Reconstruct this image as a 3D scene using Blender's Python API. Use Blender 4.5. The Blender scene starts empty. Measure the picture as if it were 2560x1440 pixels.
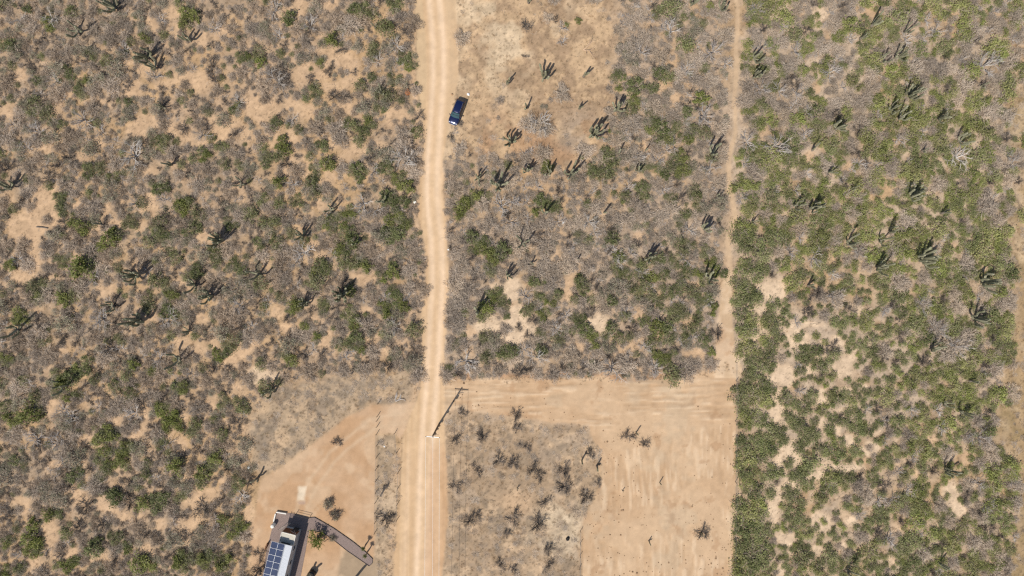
import bpy, math, random
import numpy as np
from mathutils import Vector, Matrix

# ------------------------------------------------------------------ camera, sky, sun, exposure
SC = bpy.context.scene
COL = SC.collection
S = 1.0 / 14.0            # metres per photograph pixel on the ground
H = 123.5                 # flight height of the camera
SUN_EL, SUN_AZ = math.radians(53.0), math.radians(212.0)   # compass bearing the sun stands at

cam_d = bpy.data.cameras.new('camera')
cam = bpy.data.objects.new('camera', cam_d)
COL.objects.link(cam)
cam.location = (0, 0, H)
cam.rotation_euler = (0, 0, 0)
cam_d.sensor_width = 36.0
cam_d.lens = 36.0 * H / (2560 * S)
cam_d.clip_end = 6000
SC.camera = cam

world = bpy.data.worlds.new('World')
SC.world = world
world.use_nodes = True
wn = world.node_tree
wn.nodes.clear()
sky = wn.nodes.new('ShaderNodeTexSky')
sky.sky_type = 'NISHITA'
sky.sun_disc = False
sky.sun_elevation = SUN_EL
sky.sun_rotation = SUN_AZ
bg = wn.nodes.new('ShaderNodeBackground')
bg.inputs['Strength'].default_value = 0.085
wo = wn.nodes.new('ShaderNodeOutputWorld')
wn.links.new(sky.outputs[0], bg.inputs['Color'])
wn.links.new(bg.outputs[0], wo.inputs['Surface'])

sun_d = bpy.data.lights.new('sun', 'SUN')
sun_d.energy = 3.9
sun_d.angle = math.radians(0.5)
sun_d.color = (1.0, 0.955, 0.88)
sun = bpy.data.objects.new('sun', sun_d)
COL.objects.link(sun)
to_sun = Vector((math.sin(SUN_AZ) * math.cos(SUN_EL), math.cos(SUN_AZ) * math.cos(SUN_EL), math.sin(SUN_EL)))
sun.rotation_euler = to_sun.to_track_quat('Z', 'Y').to_euler()
sun.location = to_sun * 200

SC.view_settings.view_transform = 'Standard'
SC.view_settings.look = 'None'
SC.view_settings.gamma = 1.0
SC.view_settings.use_curve_mapping = False
SC.view_settings.exposure = 0.25
SC.render.engine = 'CYCLES'
SC.cycles.use_denoising = False
SC.cycles.pixel_filter_type = 'BLACKMAN_HARRIS'
SC.cycles.filter_width = 1.3
SC.cycles.max_bounces = 5
SC.cycles.diffuse_bounces = 2
SC.cycles.glossy_bounces = 2
SC.cycles.transmission_bounces = 3
SC.cycles.transparent_max_bounces = 4

RNG = np.random.default_rng(11)
random.seed(5)


def P(px, py, h=0.0):
    k = (H - h) / H
    return ((px - 1280.0) * S * k, (720.0 - py) * S * k)


# ------------------------------------------------------------------ materials
def mat(name, col, rough=0.8, metal=0.0, var=0.0, noise=0.0, nscale=4.0, spec=0.3, bump=0.0, trans=0.0, col2=None, coat=0.0):
    """plain principled material; var = brightness jitter per object, noise = mottling on the surface"""
    m = bpy.data.materials.new(name)
    m.use_nodes = True
    nt = m.node_tree
    b = nt.nodes['Principled BSDF']
    out = nt.nodes['Material Output']
    b.inputs['Roughness'].default_value = rough
    b.inputs['Metallic'].default_value = metal
    b.inputs['Specular IOR Level'].default_value = spec
    if coat:
        b.inputs['Coat Weight'].default_value = coat
        b.inputs['Coat Roughness'].default_value = 0.04
    rgb = nt.nodes.new('ShaderNodeRGB')
    rgb.outputs[0].default_value = (*col, 1)
    cur = rgb.outputs[0]
    if col2 is not None:
        oi = nt.nodes.new('ShaderNodeObjectInfo')
        mx = nt.nodes.new('ShaderNodeMix')
        mx.data_type = 'RGBA'
        nt.links.new(oi.outputs['Random'], mx.inputs['Factor'])
        nt.links.new(cur, mx.inputs['A'])
        mx.inputs['B'].default_value = (*col2, 1)
        cur = mx.outputs['Result']
    val = None
    if var:
        oi = nt.nodes.new('ShaderNodeObjectInfo')
        fr = nt.nodes.new('ShaderNodeMath'); fr.operation = 'MULTIPLY'; fr.inputs[1].default_value = 7.31
        fr2 = nt.nodes.new('ShaderNodeMath'); fr2.operation = 'FRACT'
        mr = nt.nodes.new('ShaderNodeMapRange')
        mr.inputs['To Min'].default_value = 1 - var
        mr.inputs['To Max'].default_value = 1 + var
        nt.links.new(oi.outputs['Random'], fr.inputs[0])
        nt.links.new(fr.outputs[0], fr2.inputs[0])
        nt.links.new(fr2.outputs[0], mr.inputs['Value'])
        val = mr.outputs[0]
    if noise:
        tc = nt.nodes.new('ShaderNodeTexCoord')
        nz = nt.nodes.new('ShaderNodeTexNoise')
        nz.inputs['Scale'].default_value = nscale
        nz.inputs['Detail'].default_value = 5
        nt.links.new(tc.outputs['Object'], nz.inputs['Vector'])
        mr = nt.nodes.new('ShaderNodeMapRange')
        mr.inputs['From Min'].default_value = 0.25
        mr.inputs['From Max'].default_value = 0.75
        mr.inputs['To Min'].default_value = 1 - noise
        mr.inputs['To Max'].default_value = 1 + noise
        nt.links.new(nz.outputs['Fac'], mr.inputs['Value'])
        if val is None:
            val = mr.outputs[0]
        else:
            mm = nt.nodes.new('ShaderNodeMath'); mm.operation = 'MULTIPLY'
            nt.links.new(val, mm.inputs[0]); nt.links.new(mr.outputs[0], mm.inputs[1])
            val = mm.outputs[0]
        if bump:
            bp = nt.nodes.new('ShaderNodeBump')
            bp.inputs['Strength'].default_value = bump
            bp.inputs['Distance'].default_value = 0.05
            nt.links.new(nz.outputs['Fac'], bp.inputs['Height'])
            nt.links.new(bp.outputs[0], b.inputs['Normal'])
    if val is not None:
        vm = nt.nodes.new('ShaderNodeVectorMath'); vm.operation = 'SCALE'
        nt.links.new(cur, vm.inputs[0]); nt.links.new(val, vm.inputs['Scale'])
        cur = vm.outputs[0]
    nt.links.new(cur, b.inputs['Base Color'])
    if trans:
        tr = nt.nodes.new('ShaderNodeBsdfTranslucent')
        nt.links.new(cur, tr.inputs['Color'])
        ms = nt.nodes.new('ShaderNodeMixShader')
        ms.inputs[0].default_value = trans
        nt.links.new(b.outputs[0], ms.inputs[1]); nt.links.new(tr.outputs[0], ms.inputs[2])
        nt.links.new(ms.outputs[0], out.inputs['Surface'])
    return m


M = {}
M['leaf_vivid'] = mat('vivid_green_leaves', (0.235, 0.255, 0.072), 0.6, col2=(0.27, 0.275, 0.095), var=0.16, noise=0.3, nscale=2.2, trans=0.4)
M['leaf_mid'] = mat('mid_green_leaves', (0.245, 0.258, 0.105), 0.6, col2=(0.28, 0.27, 0.14), var=0.2, noise=0.3, nscale=2.2, trans=0.4)
M['leaf_dull'] = mat('dull_sage_leaves', (0.30, 0.28, 0.18), 0.7, col2=(0.32, 0.29, 0.21), var=0.18, noise=0.3, nscale=2.2, trans=0.3)
M['leaf_dark'] = mat('dark_green_leaves', (0.18, 0.20, 0.075), 0.55, col2=(0.21, 0.218, 0.098), var=0.2, noise=0.3, nscale=2.2, trans=0.35)
M['leaf_thicket'] = mat('thicket_leaves', (0.305, 0.335, 0.10), 0.65, col2=(0.38, 0.365, 0.16), var=0.24, noise=0.35, nscale=1.5, trans=0.4)
M['leaf_thicket_dark'] = mat('dark_thicket_leaves', (0.238, 0.262, 0.10), 0.65, col2=(0.305, 0.302, 0.142), var=0.26, noise=0.35, nscale=1.5, trans=0.35)
M['twig_grey'] = mat('grey_twigs', (0.51, 0.412, 0.318), 0.9, col2=(0.38, 0.312, 0.248), var=0.22, noise=0.3, nscale=1.5)
M['twig_brown'] = mat('brown_twigs', (0.45, 0.345, 0.25), 0.9, col2=(0.36, 0.285, 0.215), var=0.2, noise=0.3, nscale=1.5)
M['twig_tan'] = mat('tan_twigs', (0.53, 0.42, 0.31), 0.9, col2=(0.46, 0.38, 0.30), var=0.16, noise=0.3, nscale=1.5)
M['twig_pale'] = mat('bleached_branches', (0.46, 0.415, 0.37), 0.9, col2=(0.36, 0.32, 0.29), var=0.15, noise=0.25, nscale=2)
M['bark_dark'] = mat('dark_bark', (0.10, 0.083, 0.07), 0.9, col2=(0.16, 0.13, 0.105), var=0.25, noise=0.3, nscale=3)
M['bark_tan'] = mat('peeling_tan_bark', (0.42, 0.29, 0.19), 0.85, noise=0.3, nscale=3)
M['cactus'] = mat('cactus_skin', (0.225, 0.22, 0.135), 0.65, col2=(0.27, 0.255, 0.17), var=0.2, noise=0.3, nscale=3, bump=0.3)
M['cactus_wood'] = mat('cactus_trunk_bark', (0.22, 0.18, 0.14), 0.9, noise=0.35, nscale=4, bump=0.4)
M['grass'] = mat('dry_grass_blades', (0.40, 0.30, 0.18), 0.9, col2=(0.29, 0.22, 0.15), var=0.25)
M['grass_red'] = mat('reddish_dry_grass', (0.33, 0.205, 0.105), 0.9, col2=(0.26, 0.17, 0.10), var=0.25)
M['clod'] = mat('earth_clods', (0.33, 0.215, 0.125), 0.95, col2=(0.25, 0.155, 0.09), var=0.25)


# ------------------------------------------------------------------ mesh helpers
def mesh_np(name, verts, faces, mats, midx=None, smooth=False):
    """faces: list of (n, k) int arrays (k = 3 or 4)"""
    me = bpy.data.meshes.new(name)
    verts = np.asarray(verts, np.float32)
    loops = np.concatenate([f.ravel() for f in faces]).astype(np.int32)
    tot = np.concatenate([np.full(len(f), f.shape[1], np.int32) for f in faces])
    st = np.concatenate([[0], np.cumsum(tot)[:-1]]).astype(np.int32)
    me.vertices.add(len(verts)); me.vertices.foreach_set('co', verts.ravel())
    me.loops.add(len(loops)); me.loops.foreach_set('vertex_index', loops)
    me.polygons.add(len(tot)); me.polygons.foreach_set('loop_start', st)
    for m in (mats if isinstance(mats, (list, tuple)) else [mats]):
        me.materials.append(m)
    if midx is not None:
        me.polygons.foreach_set('material_index', np.asarray(midx, np.int32))
    me.polygons.foreach_set('use_smooth', np.full(len(tot), smooth))
    me.update(calc_edges=True)
    return me


class MB:
    """collects plain python geometry"""
    def __init__(self):
        self.v, self.f = [], []

    def box(self, cx, cy, cz, sx, sy, sz, rz=0.0, taper=1.0):
        n = len(self.v)
        c, s = math.cos(rz), math.sin(rz)
        for dz in (-.5, .5):
            k = taper if dz > 0 else 1.0
            for dx, dy in ((-.5, -.5), (.5, -.5), (.5, .5), (-.5, .5)):
                x, y = dx * sx * k, dy * sy * k
                self.v.append((cx + x * c - y * s, cy + x * s + y * c, cz + dz * sz))
        for q in ((0, 3, 2, 1), (4, 5, 6, 7), (0, 1, 5, 4), (1, 2, 6, 5), (2, 3, 7, 6), (3, 0, 4, 7)):
            self.f.append(tuple(n + i for i in q))
        return self

    def tube(self, pts, rad, n=8, caps=True, ribs=0.0):
        pts = [Vector(p) for p in pts]
        base = len(self.v)
        k = len(pts)
        rads = rad if isinstance(rad, (list, tuple)) else [rad] * k
        d0 = (pts[1] - pts[0]).normalized()
        up = Vector((0, 0, 1)) if abs(d0.z) < .9 else Vector((1, 0, 0))
        a = d0.cross(up).normalized()
        for i, p in enumerate(pts):
            d = (pts[min(i + 1, k - 1)] - pts[max(i - 1, 0)]).normalized()
            a = (a - d * a.dot(d)).normalized()
            b = d.cross(a)
            for j in range(n):
                t = 2 * math.pi * j / n
                r = rads[i] * (1 - ribs * (j % 2))
                self.v.append(tuple(p + a * (math.cos(t) * r) + b * (math.sin(t) * r)))
        for i in range(k - 1):
            for j in range(n):
                j2 = (j + 1) % n
                self.f.append((base + i * n + j, base + i * n + j2, base + (i + 1) * n + j2, base + (i + 1) * n + j))
        if caps:
            self.f.append(tuple(base + j for j in reversed(range(n))))
            self.f.append(tuple(base + (k - 1) * n + j for j in range(n)))
        return self

    def rod(self, a, b, r, n=6):
        return self.tube([a, b], r, n)

    def ball(self, c, r, sz=1.0, n=10, m=6):
        pts = []
        rad = []
        for i in range(m + 1):
            t = math.pi * i / m - math.pi / 2
            pts.append((c[0], c[1], c[2] + math.sin(t) * r * sz))
            rad.append(max(0.02 * r, math.cos(t) * r))
        return self.tube(pts, rad, n)

    def quad(self, a, b, c, d):
        n = len(self.v)
        self.v += [tuple(a), tuple(b), tuple(c), tuple(d)]
        self.f.append((n, n + 1, n + 2, n + 3))
        return self

    def mesh(self, name, m, smooth=False):
        me = bpy.data.meshes.new(name)
        me.from_pydata(self.v, [], self.f)
        for mm in (m if isinstance(m, (list, tuple)) else [m]):
            me.materials.append(mm)
        if smooth:
            me.polygons.foreach_set('use_smooth', [True] * len(me.polygons))
        me.update()
        return me

    def obj(self, name, m, parent=None, smooth=False):
        return link(name, self.mesh(name, m, smooth), parent)


def link(name, data, parent=None):
    o = bpy.data.objects.new(name, data)
    COL.objects.link(o)
    if parent is not None:
        o.parent = parent
    return o


def tag(o, label=None, cat=None, group=None, kind=None):
    if label: o['label'] = label
    if cat: o['category'] = cat
    if group: o['group'] = group
    if kind: o['kind'] = kind
    return o


def empty(name, x, y, z=0.0, rz=0.0):
    o = link(name, None)
    o.location = (x, y, z)
    o.rotation_euler = (0, 0, rz)
    return o


# ------------------------------------------------------------------ what was read off the photograph
# Each tile is 640 x 480 pixels; coordinates inside it are in 10/3 pixels.  v vivid, d dull sage, k dark
TILES = {'A': (0, 0), 'B': (640, 0), 'C': (1280, 0), 'D': (1920, 0), 'E': (0, 480), 'F': (640, 480), 'G': (1280, 480),
         'H': (1920, 480), 'I': (0, 960), 'J': (640, 960), 'K': (1280, 960), 'L': (1920, 960)}
GREEN = {
 'A': "38 17 7v,52 8 5,10 34 9d,22 80 9,34 85 6,53 53 7,65 60 4v,68 40 6,64 38 5d,110 28 6v,122 26 4,142 12 9v,134 2 4,118 107 7,125 105 5,152 117 7v,166 112 6,121 138 8v,181 43 6,189 44 6v,96 80 6d,94 87 6d,65 127 7,75 125 5,181 123 6,168 123 5,87 135 3,135 53 4d,167 90 6d,177 82 6d,79 45 5,130 33 4d,0 115 4,15 115 5d,56 63 6d,20 7 4k,105 10 5d,50 120 3d,30 62 6d,62 72 4,116 82 5d,40 92 5d,154 82 6d",
 'B': "6 20 6d,82 4 4,72 6 5k,77 8 5,86 10 5,104 3 7,94 18 5,98 22 7,88 35 5,87 40 5,57 30 6v,25 13 6k,48 44 6v,3 47 5v,2 38 5,18 40 4,20 47 4d,36 42 5d,76 35 5d,110 43 6,115 47 6v,98 36 5d,78 64 5,86 58 4k,104 58 6,109 62 5d,97 72 8,108 75 4,88 68 5d,43 65 5,45 69 6,37 73 4,14 92 5k,24 94 3,31 97 4,51 88 7d,70 92 6,74 94 5,83 94 8v,92 83 6,77 105 5,20 109 7v,6 114 7,49 109 6k,40 117 4,53 122 6v,44 127 6,75 130 8k,97 126 7,107 136 6v,113 139 6v,42 140 8d,17 137 6v,88 114 6d,8 121 6,81 81 6d,100 48 4d,10 139 6d,36 70 4d,64 21 4d,78 97 4",
 'C': "50 15 3v,41 18 2v,120 5 8,126 14 7,140 19 7,130 33 7,149 4 4v,80 57 6d,80 66 3v,93 64 7k,91 75 6v,90 82 5,106 66 5k,115 54 8d,142 74 6v,104 88 7,114 100 8,122 96 6,134 97 7v,131 84 5k,132 104 5v,145 100 6,72 115 6,74 122 7,62 128 7k,70 132 6,126 118 7v,115 127 8,128 126 7v,100 124 6,98 140 6k,150 118 5,52 118 2v,26 126 6v,137 142 5,73 98 2v,24 80 3d,110 8 5,118 104 5v,90 44 5d,84 36 6d,135 26 5d,103 97 4v,107 92 4k",
 'E': "54 22 5v,61 26 6v,70 18 5d,97 23 7,81 34 8v,87 31 5k,45 4 6k,47 13 6k,74 42 4v,106 8 5,137 12 8v,142 8 5,148 17 6,146 27 5k,140 33 6v,120 22 6,116 28 6,122 32 7,111 38 5,130 32 5d,173 24 6,170 13 6d,188 17 6,183 12 4d,160 46 6,162 52 5,45 52 7,59 58 10v,66 54 5k,7 55 6v,27 72 9,26 78 6v,50 76 9v,49 83 5v,145 58 6k,131 50 5,128 75 7v,125 70 6,148 62 5k,175 55 6,180 60 6d,13 90 5v,15 96 6v,110 85 6,127 90 7k,137 95 6d,100 129 5v,113 135 4v,165 105 7d,164 122 6v,170 118 6k,127 134 3v,43 139 9v,53 139 6k,60 135 8v,65 127 5,4 126 6v,70 140 5,150 75 5d,48 98 8d,128 107 4,8 70 4d,182 70 5d,95 130 5d,40 70 5d,128 45 4",
 'F': "4 5 6,17 8 5,30 7 6,44 1 5,10 25 8,16 22 4,4 38 6,15 38 6,52 22 7v,55 26 6,63 20 6,70 15 6v,68 28 7v,72 37 6k,64 44 7v,67 53 6,80 52 6,83 57 5v,73 55 5,47 58 8v,44 66 8,52 57 5,100 5 7k,107 8 7k,103 18 8v,108 26 9v,100 32 8,113 22 6,95 63 6v,103 60 6v,103 55 4k,108 45 5d,30 83 5v,28 87 5v,70 75 5v,3 68 6,103 75 6k,106 82 7v,111 86 5v,94 86 6v,98 92 5v,50 85 6,70 92 7,75 98 6v,36 100 4v,45 108 4v,100 103 7d,96 109 6d,75 109 6k,78 116 6v,67 116 7,60 113 5d,23 114 7d,26 127 5v,3 129 5,155 10 6v,160 6 6,166 2 5v,152 16 5v,162 34 6k,168 37 7k,164 42 6v,172 44 6v,178 47 7v,185 45 7k,178 55 7v,176 61 4,178 78 7v,185 82 6,172 88 6v,170 93 5,188 93 3k,178 110 6d,172 108 5,186 121 6,190 119 5k,172 125 5,12 74 3,50 92 4d,86 105 5d,104 121 5d",
 'G': "20 5 6k,26 9 8k,33 11 6,18 15 5v,85 3 6,83 7 3v,65 2 4,100 4 5,138 4 6,130 17 6,125 22 7d,145 12 6d,50 34 7d,58 36 5,75 34 6k,70 38 5d,120 34 6d,126 38 6,80 48 6v,90 56 7,98 54 7,110 52 8,120 53 8,128 45 6,135 42 7,145 44 7,150 52 7v,155 60 8v,140 60 7v,145 66 6,130 60 7,115 62 6,105 63 6v,85 62 7,80 60 5,90 72 6,100 68 6,76 68 5d,17 68 6k,20 80 8,28 82 7v,13 88 6,24 92 7v,35 77 5k,52 66 6k,54 73 6,51 71 4,75 81 6k,60 81 5,47 81 5,105 78 6,112 82 7,118 76 6,125 72 7k,128 68 5d,85 93 5,100 96 7,108 102 8v,116 101 6k,135 75 7,142 82 7,148 80 6,150 88 7v,140 92 7,130 92 6,125 88 7,138 100 6,132 104 6,122 95 6,50 96 7k,55 103 6k,60 108 7v,62 115 5v,46 104 4,75 101 6k,80 110 6,22 107 7,22 118 6k,35 110 6,40 103 5d,2 119 5k,105 112 6,115 110 6,122 110 7,112 125 7v,108 122 5v,130 110 5,145 112 7k,150 120 5v,88 108 5,60 128 3,10 90 5,118 90 5,95 78 4,70 108 4,33 116 5d,95 62 5,68 62 5d",
 'I': "20 22 9v,45 0 6v,52 8 6v,9 27 7v,3 17 5,25 8 5,121 18 7v,126 24 7v,130 28 8v,125 33 4v,135 33 4v,133 5 7v,138 2 5v,166 13 7,180 17 6,74 42 6v,80 36 7v,83 40 5v,85 2 5,91 53 6v,94 48 6v,99 47 4k,90 58 5v,78 50 5v,76 58 6v,83 60 6v,80 66 4,75 68 4d,119 44 6k,145 38 7,146 30 5,166 38 5,30 35 4d,108 68 5,110 60 4,131 62 7v,151 68 6v,150 75 5,162 56 6v,157 60 6,85 86 7k,83 82 5k,106 91 6v,118 89 8k,122 86 5k,178 76 6,175 58 6d,35 99 5v,43 98 4k,23 106 6v,48 113 5,22 117 7v,28 120 6v,24 126 6v,5 117 6v,50 135 7v,56 133 4k,70 124 7k,74 118 4k,93 123 6v,86 115 6,103 135 8v,115 138 4v,137 131 8v,133 136 5v,154 131 8v,168 133 8v,165 136 5v,167 103 5v,176 112 6v,181 106 6v,3 141 6v,15 139 6,57 70 7d,8 60 6d,128 74 5d,140 78 6d,36 84 6d,33 78 5d",
}
THICK = {   # bushes that stand out along the hedge of the right thicket
 'C': "182 8 6,188 78 6,183 90 5,178 115 6,170 140 6,190 13 5",
 'G': "170 33 7,178 31 6k,185 38 8,175 42 6,188 48 7,180 55 7,185 63 7,172 60 5,170 68 6,175 68 5,174 75 7k,180 79 7,170 82 6k,185 80 6k,172 90 7,180 95 6,174 102 7,180 104 6k,175 108 5,170 116 6k,172 119 6,180 118 6,180 126 6k,190 98 5,187 132 6k,182 136 6k,178 139 6,190 112 5",
 'K': "176 3 6,181 9 8,190 4 7,189 12 7,173 20 5k,176 24 6,184 26 7,190 28 6,172 43 5k,175 48 7,185 44 6k,189 48 7,178 56 8,172 60 6,176 68 7,186 58 7,177 75 6,183 82 7,172 93 7k,178 99 8,186 92 7,188 101 7,170 107 7,178 110 9,186 113 7,173 121 7k,180 128 9,188 124 7k,172 132 7,170 140 8,182 138 8,190 134 7",
 'L': "2 5 5,3 36 6k,8 37 6k,12 42 5,3 50 6k,14 12 6k,20 15 5k,28 20 6k,34 8 5k,40 20 5,20 28 6k,15 24 5k,26 32 6k,35 28 4k,46 24 3k,48 9 5,53 13 6,58 8 5,60 22 4k,53 28 4k,60 30 5k,46 34 5k,48 40 5,56 44 4k,36 38 6k,30 42 6k,25 48 6k,38 49 5k,48 50 6k,54 56 6k,65 52 6k,70 35 6k,75 36 5k,16 60 5k,33 60 8k,30 64 5k,2 67 6k,7 68 6k,22 67 5k,26 72 7k,18 70 4k,48 72 7,55 70 6k,16 82 6k,20 86 6k,2 82 5k",
 'H': "5 85 6k,12 92 5k,2 94 6k,5 102 6,8 108 5k,3 114 6k,22 110 4k,26 122 6k,30 126 5k,4 132 3k,25 135 5k,38 120 6k,50 122 6k,45 128 5k,48 138 5,40 132 6k",
}
WHITE = {   # bleached branching shrubs
 'A': "60 88 9,98 116 11,120 14 5,40 60 6,27 98 7,12 14 6,115 57 6,92 36 6,178 76 6,36 12 7,150 100 7,75 98 6,160 20 6",
 'B': "13 6 8,40 18 7,15 60 9,110 118 10,105 33 7,88 128 6,17 27 6,25 90 4,28 138 5,106 46 5,64 28 4",
 'C': "120 22 8,153 37 9,145 85 9,178 105 9,187 66 7,150 125 7,122 108 6,95 118 6,20 92 10,98 38 7,185 6 6,190 35 6,38 20 5,132 52 7",
 'D': "48 53 8,165 48 11,10 68 7,8 108 11,145 117 10,185 122 6,22 68 6,118 98 5,22 38 6,100 104 6,70 122 6,128 22 7",
 'E': "68 66 7,75 95 8,125 95 8,118 125 7,80 118 6,100 8 6,178 85 7,122 5 6,12 50 6,110 60 5,180 70 5,72 98 6",
 'F': "35 45 8,30 52 6,80 8 8,97 79 5,103 100 7,184 10 9,190 22 7,157 127 9,88 14 6,114 78 5,70 120 5,42 118 5,192 8 6",
 'G': "20 125 9,78 46 7,82 53 6,133 28 6,58 22 7,130 50 6,90 46 5,85 90 5,148 82 5,62 30 5,76 133 10,108 132 7,10 78 7,35 22 6,2 6 5",
 'H': "35 50 8,52 78 7,18 45 6,88 90 4,118 86 7,130 105 9,145 116 9,50 62 5,22 98 5,70 46 6,126 43 5",
 'I': "25 42 8,40 45 8,45 60 5,100 22 7,125 45 6,180 85 7,52 25 7,72 18 5,14 128 4,160 105 6",
 'L': "25 6 5,85 88 6,95 86 5,75 20 4,90 42 5,70 98 5,88 28 4,160 40 8,130 32 6,165 92 6,92 118 7,48 76 4,110 55 5",
}
KDARK = {   # dark leafless shrubs with visible branches
 'A': "158 48 7,120 67 5,160 60 5,4 125 6,42 124 6,50 118 6,120 80 6,95 64 5,137 96 6,155 95 5,176 100 6,35 134 5,140 128 6,180 135 7,105 40 5,112 27 4,8 56 5,155 80 5",
 'B': "40 20 5,16 53 7,22 58 5,57 72 6,67 72 5,54 54 4,63 37 5,78 78 4,112 24 6,48 98 4,87 118 6,22 122 5,104 126 4,117 110 5,58 120 4,40 58 4",
 'C': "10 42 3,32 14 3",
 'D': "75 121 5,58 138 5,22 64 5,155 60 4",
 'E': "15 5 6,46 22 5,78 23 5,165 10 6,180 102 6,45 110 5,130 58 5,185 62 6,142 100 5,15 71 5,105 107 4,160 133 6,98 50 5,82 117 6,26 98 6",
 'F': "57 95 5,22 95 4,35 122 6,25 108 5,85 115 4,12 113 4,48 100 3,100 131 6,118 122 5,40 90 4,3 80 4",
 'G': "5 102 4,12 108 4,155 106 6,125 118 4,36 98 4,90 102 5,60 92 4,118 118 4,63 72 4,48 76 3",
 'I': "50 78 6,63 92 7,95 74 6,95 88 7,75 107 6,58 108 6,108 115 7,150 95 7,135 100 5,122 78 5,170 65 5,186 72 5,150 52 6,105 14 6,60 97 4,140 115 5,12 122 4,45 128 5,85 133 6,178 30 5,28 48 6,48 66 5,66 64 4,6 100 5,160 125 4",
 'J': "97 102 7,62 43 4,60 98 5,149 42 5,170 40 6,166 65 6,182 58 6,192 59 5,150 77 6,160 104 6,188 113 4,183 137 6,166 98 4,155 22 5,2 128 6",
 'K': "4 24 6,3 34 5,10 47 6,2 60 5,16 64 6,20 69 6,40 66 6,40 78 7,25 90 6,55 86 6,65 75 4,2 102 7,20 107 8,27 125 5,27 137 6,1 139 4,59 53 5,87 40 6,100 46 5,144 112 6",
 'L': "70 70 5,88 78 6,150 85 7,168 108 7,100 104 4,108 60 4,54 25 4,83 18 4,133 122 5,90 30 5",
 'H': "38 75 5,30 90 6,62 88 6,50 116 6,42 120 5,100 108 6,118 128 7,95 85 5,32 80 5,88 125 4,100 95 4",
}
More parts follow.
